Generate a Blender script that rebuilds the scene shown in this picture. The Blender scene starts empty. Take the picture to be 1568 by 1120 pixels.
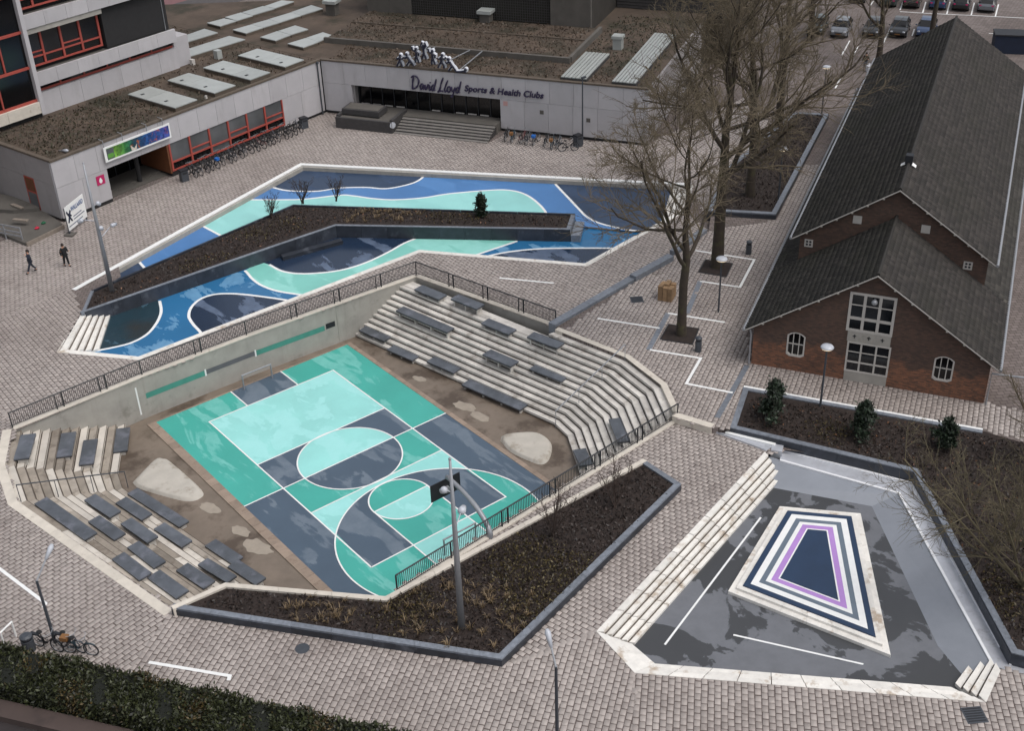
import bpy, bmesh, math, random
import numpy as np
from mathutils import Vector, Matrix
from mathutils.geometry import delaunay_2d_cdt

random.seed(7)
rng = np.random.default_rng(11)
PI = math.pi
scene = bpy.context.scene
COL = scene.collection

# ------------------------------------------------------------------ camera, sky, sun, exposure
FPX = 1901.38                                   # focal length in pixels of a 1568 px wide picture
CC = np.array([-29.043, -52.765, 39.763])       # camera, metres, plaza level is z = 0
CR = np.array([[0.7746736707693798, -0.6316087355370545, -0.03084005528493025],
               [-0.3521490818709601, -0.39037888100116724, -0.8506440815086624],
               [0.5252349264416204, 0.6698318702940009, -0.5248366770570689]])
cam = bpy.data.cameras.new('camera'); camo = bpy.data.objects.new('camera', cam); COL.objects.link(camo)
cam.sensor_fit = 'HORIZONTAL'; cam.sensor_width = 36.0; cam.lens = FPX / 1568 * 36
cam.clip_start = 0.5; cam.clip_end = 3000
camo.matrix_world = Matrix(((CR[0][0], -CR[1][0], -CR[2][0], CC[0]), (CR[0][1], -CR[1][1], -CR[2][1], CC[1]),
                            (CR[0][2], -CR[1][2], -CR[2][2], CC[2]), (0, 0, 0, 1)))
scene.camera = camo

SUN_EL, SUN_AZ = math.radians(62), math.radians(158)
w = bpy.data.worlds.new('World'); scene.world = w; w.use_nodes = True
wn = w.node_tree; wn.nodes.clear()
sky = wn.nodes.new('ShaderNodeTexSky'); sky.sky_type = 'NISHITA'; sky.sun_disc = False
sky.sun_elevation = SUN_EL; sky.sun_rotation = SUN_AZ; sky.air_density = 1.0; sky.dust_density = 4.0
hs = wn.nodes.new('ShaderNodeHueSaturation'); hs.inputs['Saturation'].default_value = 0.34
bg = wn.nodes.new('ShaderNodeBackground'); bg.inputs[1].default_value = 0.108
wo = wn.nodes.new('ShaderNodeOutputWorld')
wn.links.new(sky.outputs[0], hs.inputs['Color']); wn.links.new(hs.outputs[0], bg.inputs[0]); wn.links.new(bg.outputs[0], wo.inputs[0])
sl = bpy.data.lights.new('sun', 'SUN'); sl.energy = 0.55; sl.angle = math.radians(35); sl.color = (1.0, 0.985, 0.97)
so = bpy.data.objects.new('sun', sl); COL.objects.link(so)
sd = Vector((math.sin(SUN_AZ) * math.cos(SUN_EL), math.cos(SUN_AZ) * math.cos(SUN_EL), math.sin(SUN_EL)))
so.rotation_euler = sd.to_track_quat('Z', 'Y').to_euler(); so.location = (0, 0, 80)
vs = scene.view_settings; vs.view_transform = 'Standard'; vs.look = 'None'; vs.exposure = 0.70; vs.gamma = 1.0
vs.use_curve_mapping = False

# ------------------------------------------------------------------ geometry helpers
H = -2.85      # court floor
TZ = 0.40      # church terrace
def at(px, py, z=0.0):
    v = CR.T @ np.array([(px - 784) / FPX, (py - 560) / FPX, 1.0]); t = (z - CC[2]) / v[2]
    q = CC + t * v
    return Vector((q[0], q[1], q[2]))
def atp(pts, z=0.0): return [at(x, y, z) for x, y in pts]
def zo(z, x0, y0, s, pts): return [(x0 + a / s, y0 + b / s) for a, b in pts]      # zoomed reading -> picture pixels
def xy(p): return (p[0], p[1])

class MB:
    def __init__(s): s.v = []; s.f = []; s.m = []
    def add(s, vs, fs, mi=0):
        b = len(s.v); s.v += [tuple(p) for p in vs]; s.f += [tuple(i + b for i in f) for f in fs]; s.m += [mi] * len(fs); return s
    def box(s, x0, x1, y0, y1, z0, z1, mi=0, M=None):
        vs = [(x, y, z) for z in (z0, z1) for y in (y0, y1) for x in (x0, x1)]
        if M is not None: vs = [M @ Vector(p) for p in vs]
        return s.add(vs, [(0, 2, 3, 1), (4, 5, 7, 6), (0, 1, 5, 4), (2, 6, 7, 3), (0, 4, 6, 2), (1, 3, 7, 5)], mi)
    def prism(s, poly, z0, z1, mi=0):
        n = len(poly); a = 0
        for i in range(n):
            p, q = poly[i], poly[(i + 1) % n]; a += p[0] * q[1] - q[0] * p[1]
        if a < 0: poly = list(poly)[::-1]
        f0 = (lambda i: z0) if not callable(z0) else z0
        vs = [(p[0], p[1], z0) for p in poly] + [(p[0], p[1], z1) for p in poly]
        fs = [tuple(range(n))[::-1], tuple(range(n, 2 * n))] + [(i, (i + 1) % n, n + (i + 1) % n, n + i) for i in range(n)]
        return s.add(vs, fs, mi)
    def sheet(s, poly, z=None, mi=0):
        a = 0; n = len(poly)
        for i in range(n):
            p, q = poly[i], poly[(i + 1) % n]; a += p[0] * q[1] - q[0] * p[1]
        if a < 0: poly = list(poly)[::-1]
        return s.add([(p[0], p[1], p[2] if z is None else z) for p in poly], [tuple(range(n))], mi)
    def tube(s, pts, rads, n=8, mi=0, cap=True):
        pts = [Vector(p) for p in pts]
        if not hasattr(rads, '__len__'): rads = [rads] * len(pts)
        vs = []; fs = []
        up = None
        for i, p in enumerate(pts):
            d = (pts[min(i + 1, len(pts) - 1)] - pts[max(i - 1, 0)]).normalized()
            if up is None: up = d.orthogonal().normalized()
            up = (up - d * up.dot(d)).normalized(); sd_ = d.cross(up)
            for k in range(n):
                a = 2 * PI * k / n; vs.append(p + (up * math.cos(a) + sd_ * math.sin(a)) * rads[i])
        for i in range(len(pts) - 1):
            for k in range(n):
                fs.append((i * n + k, i * n + (k + 1) % n, (i + 1) * n + (k + 1) % n, (i + 1) * n + k))
        if cap: fs += [tuple(range(n))[::-1], tuple(range((len(pts) - 1) * n, len(pts) * n))]
        return s.add(vs, fs, mi)
    def lathe(s, prof, c=(0, 0, 0), n=16, mi=0):
        vs = []; fs = []; c = Vector(c)
        for r, z in prof:
            for k in range(n): a = 2 * PI * k / n; vs.append(c + Vector((r * math.cos(a), r * math.sin(a), z)))
        for i in range(len(prof) - 1):
            for k in range(n): fs.append((i * n + k, i * n + (k + 1) % n, (i + 1) * n + (k + 1) % n, (i + 1) * n + k))
        fs += [tuple(range(n))[::-1], tuple(range((len(prof) - 1) * n, len(prof) * n))]
        return s.add(vs, fs, mi)
    def ball(s, c, r, n=10, mi=0, sq=(1, 1, 1)):
        prof = [(max(1e-3, math.sin(PI * i / n)), -math.cos(PI * i / n)) for i in range(n + 1)]
        b = len(s.v); s.lathe(prof, n=n + 2, mi=mi); c = Vector(c)
        s.v[b:] = [(c.x + p[0] * r * sq[0], c.y + p[1] * r * sq[1], c.z + p[2] * r * sq[2]) for p in s.v[b:]]
        return s
    def mesh(s, name, smooth=False):
        me = bpy.data.meshes.new(name); me.from_pydata(s.v, [], s.f)
        if any(s.m): me.polygons.foreach_set('material_index', s.m)
        if smooth: me.polygons.foreach_set('use_smooth', [True] * len(s.f))
        me.update(); return me
    def build(s, name, mat=None, parent=None, smooth=False, **kw):
        return link(name, s.mesh(name, smooth), mat, parent, **kw)

def link(name, me, mat=None, parent=None, label=None, cat=None, group=None, kind=None):
    if mat is not None and len(me.materials) == 0:
        for m_ in (mat if isinstance(mat, (list, tuple)) else [mat]): me.materials.append(m_)
    o = bpy.data.objects.new(name, me); COL.objects.link(o)
    if parent is not None: o.parent = parent
    return tag(o, label, cat, group, kind)
def tag(o, label=None, cat=None, group=None, kind=None):
    if label: o['label'] = label
    if cat: o['category'] = cat
    if group: o['group'] = group
    if kind: o['kind'] = kind
    return o
def thing(name, label, cat, loc=(0, 0, 0), rz=0.0, group=None, kind=None):
    o = bpy.data.objects.new(name, None); COL.objects.link(o); o.empty_display_size = 0.3
    o.location = loc; o.rotation_euler = (0, 0, rz)
    return tag(o, label, cat, group, kind)
def copy_tree(o, parent=None):
    c = o.copy(); COL.objects.link(c); c.parent = parent
    for ch in o.children: copy_tree(ch, c)
    return c
def frame_thing(name, label, cat, A, u, **kw):
    o = thing(name, label, cat, (A[0], A[1], A[2]), math.atan2(u[1], u[0]), **kw); return o

def inpoly(x, y, poly):
    r = np.zeros(np.shape(x), bool); n = len(poly)
    for i in range(n):
        x0, y0 = poly[i][0], poly[i][1]; x1, y1 = poly[(i + 1) % n][0], poly[(i + 1) % n][1]
        if y0 == y1: continue
        c = ((y0 > y) != (y1 > y)) & (x < (x1 - x0) * (y - y0) / (y1 - y0) + x0); r ^= c
    return r
def smooth_line(pts, k=6):
    P = [Vector(p).to_3d() for p in pts]; P = [2 * P[0] - P[1]] + P + [2 * P[-1] - P[-2]]; out = []
    for i in range(1, len(P) - 2):
        for j in range(k):
            t = j / k; a, b, c, d = P[i - 1], P[i], P[i + 1], P[i + 2]
            out.append(0.5 * ((2 * b) + (c - a) * t + (2 * a - 5 * b + 4 * c - d) * t * t + (3 * b - a - 3 * c + d) * t ** 3))
    return out + [P[-2]]
def offset_line(pts, w, closed=False):
    P = [Vector((p[0], p[1])) for p in pts]; n = len(P); out = []
    for i in range(n):
        a = P[i - 1] if (i > 0 or closed) else None; b = P[i]; c = P[(i + 1) % n] if (i < n - 1 or closed) else None
        ds = []
        if a is not None: ds.append((b - a).normalized())
        if c is not None: ds.append((c - b).normalized())
        ns = [Vector((-d.y, d.x)) for d in ds]
        if len(ns) == 1: out.append(b + ns[0] * w)
        else:
            m = ns[0] + ns[1]; m.normalize(); out.append(b + m * (w / max(0.35, m.dot(ns[0]))))
    return out
def strip_quads(pts, w, piece=None, closed=False, gap=0.012, lo=0.0):
    a = offset_line(pts, lo, closed); b = offset_line(pts, w, closed); n = len(pts); qs = []
    for i in range(n if closed else n - 1):
        j = (i + 1) % n; L = (a[j] - a[i]).length
        k = max(1, round(L / piece)) if piece else 1; g = gap / 2 / max(L, .01)
        for q in range(k):
            t0, t1 = q / k + (g if q else 0), (q + 1) / k - (g if q < k - 1 else 0)
            qs.append([a[i].lerp(a[j], t0), a[i].lerp(a[j], t1), b[i].lerp(b[j], t1), b[i].lerp(b[j], t0)])
    return qs
def strip_pieces(name, pts, w, z0, z1, mat, parent, piece=1.8, closed=False, gap=0.012, lo=0.0, jit=0.0):
    for q in strip_quads(pts, w, piece, closed, gap, lo):
        MB().prism(q, z0, z1 + random.uniform(-jit, jit)).build(name, mat, parent)
def line_sheet(pts, w, z):
    m = MB(); a = offset_line(pts, -w / 2); b = offset_line(pts, w / 2)
    vs = [(p.x, p.y, z) for p in a] + [(p.x, p.y, z) for p in b]; n = len(a)
    m.add(vs, [(i, i + 1, n + i + 1, n + i) for i in range(n - 1)]); return m
def holed_sheet(outer, holes, z, mb=None):
    V = []; E = []
    for poly in [outer] + holes:
        b = len(V); n = len(poly); V += [Vector((p[0], p[1])) for p in poly]; E += [(b + i, b + (i + 1) % n) for i in range(n)]
    r = delaunay_2d_cdt(V, E, [], 0, 1e-4); vs, fs = r[0], r[2]
    m = mb or MB(); keep = []
    for f in fs:
        c = sum((vs[i] for i in f), Vector((0, 0))) / len(f)
        if inpoly(np.array(c.x), np.array(c.y), outer) and not any(inpoly(np.array(c.x), np.array(c.y), h) for h in holes):
            p = [vs[i] for i in f]; ar = sum(p[i].x * p[(i + 1) % len(p)].y - p[(i + 1) % len(p)].x * p[i].y for i in range(len(p)))
            keep.append(f if ar > 0 else f[::-1])
    m.add([(p.x, p.y, z) for p in vs], keep); return m

# ------------------------------------------------------------------ materials
def srgb(r, g, b):
    f = lambda c: (c / 255 / 12.92) if c / 255 <= 0.04045 else ((c / 255 + 0.055) / 1.055) ** 2.4
    return (f(r), f(g), f(b), 1.0)
class NT:
    def __init__(s, name):
        s.mat = bpy.data.materials.new(name); s.mat.use_nodes = True; s.t = s.mat.node_tree; s.n = s.t.nodes; s.n.clear()
        s.out = s.n.new('ShaderNodeOutputMaterial'); s.b = s.n.new('ShaderNodeBsdfPrincipled'); s.l(s.b.outputs[0], s.out.inputs[0])
    def l(s, a, b): s.t.links.new(a, b)
    def pos(s, obj=False):
        if obj: return s.n.new('ShaderNodeTexCoord').outputs['Object']
        return s.n.new('ShaderNodeNewGeometry').outputs['Position']
    def mp(s, vec, sc=(1, 1, 1), rot=(0, 0, 0)):
        m = s.n.new('ShaderNodeMapping'); s.l(vec, m.inputs[0]); m.inputs['Scale'].default_value = sc; m.inputs['Rotation'].default_value = rot; return m.outputs[0]
    def noise(s, vec, scale, detail=4, rough=.55, dist=0.0):
        t = s.n.new('ShaderNodeTexNoise'); s.l(vec, t.inputs['Vector']); t.inputs['Scale'].default_value = scale
        t.inputs['Detail'].default_value = detail; t.inputs['Roughness'].default_value = rough; t.inputs['Distortion'].default_value = dist; return t.outputs[0]
    def ramp(s, fac, stops, interp='LINEAR'):
        r = s.n.new('ShaderNodeValToRGB'); s.l(fac, r.inputs[0]); cr = r.color_ramp; cr.interpolation = interp
        while len(cr.elements) < len(stops): cr.elements.new(0.5)
        for e, (p, c) in zip(cr.elements, stops): e.position = p; e.color = c if len(c) == 4 else (*c, 1)
        return r.outputs[0]
    def step(s, fac, a, b): return s.ramp(fac, [(a, (0, 0, 0, 1)), (b, (1, 1, 1, 1))])
    def mix(s, fac, a, b, mode='MIX'):
        m = s.n.new('ShaderNodeMix'); m.data_type = 'RGBA'; m.blend_type = mode
        for i, x in ((0, fac), (6, a), (7, b)):
            if isinstance(x, (int, float)): m.inputs[i].default_value = x
            elif isinstance(x, tuple): m.inputs[i].default_value = x
            else: s.l(x, m.inputs[i])
        return m.outputs[2]
    def math(s, op, a, b=0.0):
        m = s.n.new('ShaderNodeMath'); m.operation = op
        for i, x in ((0, a), (1, b)):
            if isinstance(x, (int, float)): m.inputs[i].default_value = x
            else: s.l(x, m.inputs[i])
        return m.outputs[0]
    def rnd(s): return s.n.new('ShaderNodeObjectInfo').outputs['Random']
    def color(s, c): s.l(c, s.b.inputs['Base Color']) if not isinstance(c, tuple) else setattr(s.b.inputs['Base Color'], 'default_value', c)
    def rough(s, c): s.l(c, s.b.inputs['Roughness']) if not isinstance(c, (int, float)) else setattr(s.b.inputs['Roughness'], 'default_value', c)
    def bump(s, h, strength=.3, dist=.02):
        b = s.n.new('ShaderNodeBump'); s.l(h, b.inputs['Height']); b.inputs['Strength'].default_value = strength; b.inputs['Distance'].default_value = dist
        s.l(b.outputs[0], s.b.inputs['Normal'])

def rgb4(c, k=1.0): return tuple(min(1, x * k) for x in c[:3]) + (1.0,)
def plain(name, c, var=.25, scale=2.0, rough=.8, objvar=0.0, bump=0.0, bscale=30, metal=0.0, stain=None, streak=None):
    t = NT(name); p = t.pos()
    n1 = t.noise(p, scale, 6, .6)
    col = t.ramp(n1, [(.25, rgb4(c, 1 - var)), (.75, rgb4(c, 1 + var))])
    if objvar:
        k = t.ramp(t.rnd(), [(0, (1 - objvar,) * 3 + (1,)), (1, (1 + objvar,) * 3 + (1,))]); col = t.mix(1.0, col, k, 'MULTIPLY')
    if stain:
        sc, th, sc_col, amt = stain
        m_ = t.step(t.noise(p, sc, 8, .65), th, th + .12); col = t.mix(t.math('MULTIPLY', m_, amt), col, sc_col)
    if streak:
        q = t.mp(p, (streak, streak, .15)); m_ = t.step(t.noise(q, 1.0, 5, .7), .54, .8); col = t.mix(t.math('MULTIPLY', m_, .38), col, t.mix(1.0, col, (.45, .42, .38, 1), 'MULTIPLY'))
    t.color(col); t.rough(rough); t.b.inputs['Metallic'].default_value = metal
    if bump: t.bump(t.noise(p, bscale, 5, .6), bump, .01)
    return t.mat
def wetpaint(name, c, dry, ang=0.5, sc=.55, th=.52, stretch=.35, wet_rough=.32, dry_rough=.6, grime=None, soft=.02, lo=.5):
    """painted floor, partly wet: a film of water darkens the paint and makes it glossy; dry patches are paler"""
    t = NT(name); p = t.pos()
    q = t.mp(p, (1.0, stretch, 1), (0, 0, ang))
    m_ = t.math('MULTIPLY', t.step(t.noise(q, sc, 8, .58, .45), th - soft * .3, th + soft), t.ramp(t.noise(p, 1.3, 6, .65), [(.35, (lo,) * 3), (.6, (1,) * 3)]))
    fine = t.noise(p, 9, 5, .6)
    base = t.ramp(t.noise(p, .35, 4), [(.3, rgb4(c, .92)), (.7, rgb4(c, 1.08))])
    col = t.mix(m_, base, dry); col = t.mix(.12, col, t.ramp(fine, [(.2, (.55, .55, .55, 1)), (.8, (1, 1, 1, 1))]), 'MULTIPLY')
    if grime:
        g = t.step(t.noise(p, grime[0], 8, .6), grime[1], grime[1] + .15); col = t.mix(t.math('MULTIPLY', g, .7), col, grime[2])
    t.color(col)
    t.rough(t.ramp(m_, [(0, (wet_rough,) * 3), (1, (dry_rough,) * 3)]))
    return t.mat

def paver_mat(name, c, dark):
    t = NT(name); p = t.pos()
    a = t.n.new('ShaderNodeAttribute'); a.attribute_name = 'rnd'
    r = t.math('FRACT', t.math('ADD', a.outputs['Fac'], t.rnd()))
    col = t.ramp(r, [(0, rgb4(c, .84)), (.4, rgb4(c, .98)), (.9, rgb4(c, 1.06)), (1, rgb4(c, 1.14))])
    big = t.step(t.noise(p, .11, 7, .64), .44, .66); col = t.mix(t.math('MULTIPLY', big, .4), col, dark)
    sm = t.step(t.noise(p, .9, 6, .65), .56, .72); col = t.mix(t.math('MULTIPLY', sm, .5), col, rgb4(dark, .8))
    fine = t.noise(p, 22, 4, .6); col = t.mix(.35, col, t.ramp(fine, [(.3, (.6, .58, .57, 1)), (.7, (1, 1, 1, 1))]), 'MULTIPLY')
    t.color(col); t.rough(t.ramp(big, [(0, (.62,) * 3), (1, (.36,) * 3)])); t.bump(fine, .2, .006)
    return t.mat
def ground_mat():
    t = NT('ground_paving'); p = t.pos()
    b = t.n.new('ShaderNodeTexBrick'); t.l(t.mp(p, (1, 1, 1), (0, 0, .6)), b.inputs['Vector']); b.inputs['Scale'].default_value = 1.0
    b.inputs['Brick Width'].default_value = .42; b.inputs['Row Height'].default_value = .31; b.inputs['Mortar Size'].default_value = .022
    b.inputs['Color1'].default_value = srgb(120, 110, 106); b.inputs['Color2'].default_value = srgb(102, 93, 89); b.inputs['Mortar'].default_value = srgb(72, 62, 58)
    n = t.noise(p, .12, 5); col = t.mix(t.step(n, .45, .7), b.outputs[0], t.mix(1.0, b.outputs[0], (.62, .58, .55, 1), 'MULTIPLY'))
    t.color(col); t.rough(.8); return t.mat

CONC = srgb(190, 185, 178)
M = {}
M['grout'] = plain('grout', srgb(92, 82, 78), .2, 6, .95)
M['paver'] = paver_mat('paver', srgb(168, 159, 153), srgb(118, 107, 101))
M['ground'] = ground_mat()
M['conc'] = plain('step_concrete', CONC, .2, 1.2, .85, objvar=.17, bump=.15, stain=(1.3, .55, srgb(112, 100, 88), .55))
M['conc_left'] = plain('worn_step_concrete', srgb(160, 151, 140), .25, 1.0, .85, objvar=.24, bump=.15, stain=(1.1, .52, srgb(104, 94, 82), .6))
M['conc_left2'] = plain('grey_step_concrete', srgb(140, 131, 120), .25, 1.0, .85, objvar=.16, stain=(1.1, .52, srgb(96, 86, 76), .6))
M['conc_left3'] = plain('pale_step_concrete', srgb(194, 187, 177), .15, 1.0, .85, objvar=.1, stain=(1.1, .58, srgb(130, 118, 104), .5))
M['riser'] = plain('riser_and_shade', srgb(84, 75, 67), .3, 2, .85)  # dark tone for the risers and for shade lines painted on the steps
M['wallconc'] = plain('wall_concrete', srgb(154, 150, 143), .16, .9, .85, bump=.2, stain=(.8, .58, srgb(100, 98, 88), .45), streak=1.4)
M['cope'] = plain('pale_concrete', srgb(196, 188, 176), .12, 2, .8, objvar=.06, stain=(1.6, .6, srgb(140, 126, 108), .6))
M['white_stone'] = plain('white_stone', srgb(218, 214, 207), .12, 2.6, .75, objvar=.09, stain=(1.1, .545, srgb(152, 128, 100), .7))
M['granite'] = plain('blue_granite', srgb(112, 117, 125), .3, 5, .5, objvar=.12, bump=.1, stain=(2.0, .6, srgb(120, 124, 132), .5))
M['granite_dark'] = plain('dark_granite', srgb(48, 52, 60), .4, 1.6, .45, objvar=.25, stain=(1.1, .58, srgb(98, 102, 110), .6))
M['slab'] = plain('slate_slab', srgb(84, 88, 94), .35, 1.2, .36, objvar=.18, stain=(.9, .53, srgb(116, 118, 128), .65), bump=.08)  # pale mottling paints puddle reflections into the slab colour
M['slab_edge'] = plain('slab_edge', srgb(30, 31, 36), .2, 3, .6)
M['soil'] = plain('soil', srgb(42, 33, 29), .45, 4, .95, bump=1.0, bscale=9, stain=(2.2, .6, srgb(56, 45, 38), .7))
M['mud'] = plain('muddy_concrete', srgb(118, 106, 94), .25, .8, .5, stain=(.4, .49, srgb(70, 58, 48), .85))
M['mud_pale'] = plain('dried_silt', srgb(150, 140, 127), .12, 3, .85)
M['white'] = plain('white_paint', srgb(226, 226, 224), .06, 3, .6, stain=(3, .66, srgb(170, 160, 150), .5))
M['steel'] = plain('stainless_steel', srgb(190, 192, 198), .12, 2, .4, metal=.35, stain=(1.2, .58, srgb(120, 116, 112), .5))
M['galv'] = plain('galvanised_steel', srgb(150, 152, 156), .12, 4, .45, metal=.4)
M['black_steel'] = plain('black_steel', srgb(36, 38, 42), .2, 6, .5)
M['dark_post'] = plain('dark_post', srgb(62, 66, 72), .15, 6, .5)
M['asphalt'] = plain('asphalt', srgb(74, 70, 70), .2, 1.5, .85, stain=(.3, .55, srgb(92, 86, 84), .6))
M['cycle'] = plain('cycle_path', srgb(112, 78, 80), .15, 1.5, .85)
# court paints
SL, SLd = srgb(74, 89, 104), srgb(104, 116, 128)
TE, TEd = srgb(68, 164, 151), srgb(108, 184, 174)
MI, MId = srgb(146, 210, 204), srgb(158, 218, 214)
M['slate'] = wetpaint('slate_paint', SL, SLd, 1.1, .62, .53, .32)
M['teal'] = wetpaint('teal_paint', TE, TEd, 1.1, .62, .54, .3)
M['mint'] = wetpaint('mint_paint', MI, MId, 1.0, .6, .52, .6, .5, .6)
M['navy_dry'] = wetpaint('navy_paint', srgb(44, 62, 86), srgb(52, 70, 96), .4, .3, .55)
M['navy_wet'] = wetpaint('navy_paint_wet', srgb(32, 47, 68), srgb(92, 106, 128), .6, .34, .52, .45, .2, .45, grime=(.35, .66, srgb(44, 48, 44)))
M['blue_dry'] = wetpaint('blue_paint', srgb(76, 122, 174), srgb(84, 130, 182), .4, .3, .55)
M['blue_wet'] = wetpaint('blue_paint_wet', srgb(44, 106, 150), srgb(104, 150, 184), .6, .4, .57, .45, .2, .45, grime=(.5, .68, srgb(52, 62, 58)))
M['algae'] = wetpaint('algae_paint', srgb(34, 56, 66), srgb(62, 92, 108), .6, .5, .62, .6, .2, .45, grime=(.28, .5, srgb(46, 42, 34)))
M['aqua'] = wetpaint('aqua_paint', srgb(146, 206, 201), srgb(154, 212, 207), .4, .4, .5)
M['aqua_wet'] = wetpaint('aqua_paint_wet', srgb(124, 192, 180), srgb(146, 208, 198), .4, .4, .5, wet_rough=.4)
M['grey_wet'] = wetpaint('grey_floor', srgb(66, 67, 69), srgb(108, 110, 115), .3, .36, .5, .9, .3, .5, soft=.012, lo=.8)
M['grey_bank'] = plain('grey_bank', srgb(132, 136, 143), .1, .6, .45, stain=(.4, .62, srgb(104, 106, 110), .5))
M['isl_navy'] = plain('navy_coat', srgb(34, 54, 80), .15, 1, .5)
M['isl_grey'] = plain('grey_coat', srgb(98, 110, 122), .1, 1, .5)
M['isl_purple'] = plain('purple_coat', srgb(170, 130, 194), .1, 1, .5)
# buildings
M['panel'] = plain('facade_panel', srgb(174, 171, 173), .07, .8, .75, objvar=.06, streak=1.1)
M['panel_side'] = plain('facade_panel_dull', srgb(142, 137, 136), .09, .8, .8, objvar=.05, streak=1.1)
M['dark_wall'] = plain('dark_wall', srgb(34, 33, 34), .2, 3, .8)
M['gravel'] = plain('sedum_roof', srgb(78, 66, 56), .4, .45, .95, bump=1.0, bscale=14, stain=(.22, .5, srgb(46, 43, 31), .85))
M['roof_edge'] = plain('roof_edge', srgb(88, 78, 68), .2, 2, .9)
M['red_frame'] = plain('red_frame', srgb(158, 72, 62), .12, 3, .55)
M['brownwood'] = plain('brown_panel', srgb(100, 60, 36), .15, 3, .6)
M['skylight'] = plain('skylight_panel', srgb(156, 159, 156), .1, 1.2, .35, objvar=.08, stain=(1.5, .6, srgb(120, 124, 112), .6))
M['concrete_old'] = plain('weathered_concrete', srgb(88, 84, 79), .2, .8, .9, streak=1.2)
M['mesh_dark'] = plain('dark_mesh', srgb(44, 42, 36), .2, 1, .8)
M['slat_dark'] = plain('dark_slat', srgb(62, 60, 60), .2, 3, .7)
def glass(name, c, rough=.12):
    t = NT(name); p = t.pos(); t.color(t.ramp(t.noise(p, .5, 3), [(.3, rgb4(c, .7)), (.7, rgb4(c, 1.3))])); t.rough(rough); t.b.inputs['IOR'].default_value = 1.5; return t.mat
M['glass'] = glass('window_glass', srgb(26, 28, 32))
M['glass_blind'] = glass('blind_glass', srgb(84, 86, 88), .3)
M['glass_black'] = glass('black_glass', srgb(12, 12, 14))
M['tile_white'] = plain('white_vent', srgb(180, 175, 169), .08, 3, .7)
def brick_mat():
    t = NT('red_brick'); tc = t.n.new('ShaderNodeTexCoord').outputs['Object']; sp = t.n.new('ShaderNodeSeparateXYZ'); t.l(tc, sp.inputs[0])
    cb = t.n.new('ShaderNodeCombineXYZ'); t.l(t.math('ADD', sp.outputs[0], sp.outputs[1]), cb.inputs[0]); t.l(sp.outputs[2], cb.inputs[1])
    b = t.n.new('ShaderNodeTexBrick'); t.l(cb.outputs[0], b.inputs['Vector']); b.inputs['Scale'].default_value = 1
    b.inputs['Brick Width'].default_value = .23; b.inputs['Row Height'].default_value = .075; b.inputs['Mortar Size'].default_value = .008
    b.inputs['Color1'].default_value = srgb(96, 72, 60); b.inputs['Color2'].default_value = srgb(70, 55, 48); b.inputs['Mortar'].default_value = srgb(70, 62, 58)
    # newer, more orange bricks in the lower metres with a ragged edge; dark damp patches
    h = t.math('ADD', sp.outputs[2], t.math('MULTIPLY', t.noise(tc, .7, 5), 2.4))
    b2 = t.n.new('ShaderNodeTexBrick'); t.l(cb.outputs[0], b2.inputs['Vector']); b2.inputs['Scale'].default_value = 1
    b2.inputs['Brick Width'].default_value = .23; b2.inputs['Row Height'].default_value = .075; b2.inputs['Mortar Size'].default_value = .008
    b2.inputs['Color1'].default_value = srgb(140, 92, 66); b2.inputs['Color2'].default_value = srgb(88, 62, 50); b2.inputs['Mortar'].default_value = srgb(92, 80, 72)
    m_ = t.step(t.math('MULTIPLY', h, .25), .68, .76)
    col = t.mix(m_, b2.outputs[0], b.outputs[0]); g = t.step(t.noise(tc, .45, 7, .6), .5, .7); col = t.mix(t.math('MULTIPLY', g, .5), col, srgb(54, 44, 40))
    t.color(col); t.rough(.9); return t.mat
M['brick'] = brick_mat()
def tile_mat(name, c, moss):
    t = NT(name); p = t.pos(True); a = t.n.new('ShaderNodeAttribute'); a.attribute_name = 'rnd'
    col = t.ramp(a.outputs['Fac'], [(0, rgb4(c, .6)), (.6, rgb4(c, 1.05)), (1, rgb4(c, 1.7))])
    m_ = t.step(t.noise(t.mp(p, (1, .5, 1)), .35, 6, .65), .48, .7); col = t.mix(t.math('MULTIPLY', m_, .6), col, moss)
    q = t.step(t.noise(p, 1.6, 7, .7), .6, .72); col = t.mix(t.math('MULTIPLY', q, .4), col, srgb(96, 90, 82))
    t.color(col); t.rough(.8); return t.mat
M['tile'] = tile_mat('clay_tile', srgb(46, 42, 39), srgb(37, 36, 27))
M['tile_dark'] = tile_mat('dark_tile', srgb(52, 49, 45), srgb(45, 45, 33))
# plants
def bark(name, c, c2): return plain(name, c, .3, 3, .9, stain=(1.2, .52, c2, .7))
M['bark'] = bark('plane_bark', srgb(58, 50, 42), srgb(72, 70, 44))
M['twig'] = plain('twig_bark', srgb(104, 93, 76), .25, .6, .9)
M['twig_pale'] = plain('mossy_twig', srgb(98, 90, 70), .25, 1.2, .9)
M['twig_dark'] = plain('shrub_twig', srgb(66, 54, 48), .25, 1.2, .9)
def leafm(name, c, var=.5):
    t = NT(name); p = t.pos(); a = t.n.new('ShaderNodeAttribute'); a.attribute_name = 'rnd'
    t.color(t.ramp(a.outputs['Fac'], [(0, rgb4(c, 1 - var)), (.6, rgb4(c, 1)), (1, rgb4(c, 1 + var))])); t.rough(.55); return t.mat
M['leaf'] = leafm('evergreen_leaf', srgb(36, 48, 33), .7)
M['hedge'] = leafm('hedge_leaf', srgb(46, 50, 26), .8)
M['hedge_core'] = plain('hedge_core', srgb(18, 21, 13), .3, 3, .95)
M['drygrass'] = leafm('dry_grass', srgb(108, 90, 64), .5)
M['moss'] = leafm('ground_cover', srgb(74, 64, 36), .7)
M['deadleaf'] = leafm('fallen_leaf', srgb(104, 72, 50), .7)
M['mulch'] = leafm('bark_mulch', srgb(46, 36, 31), .65)
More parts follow.
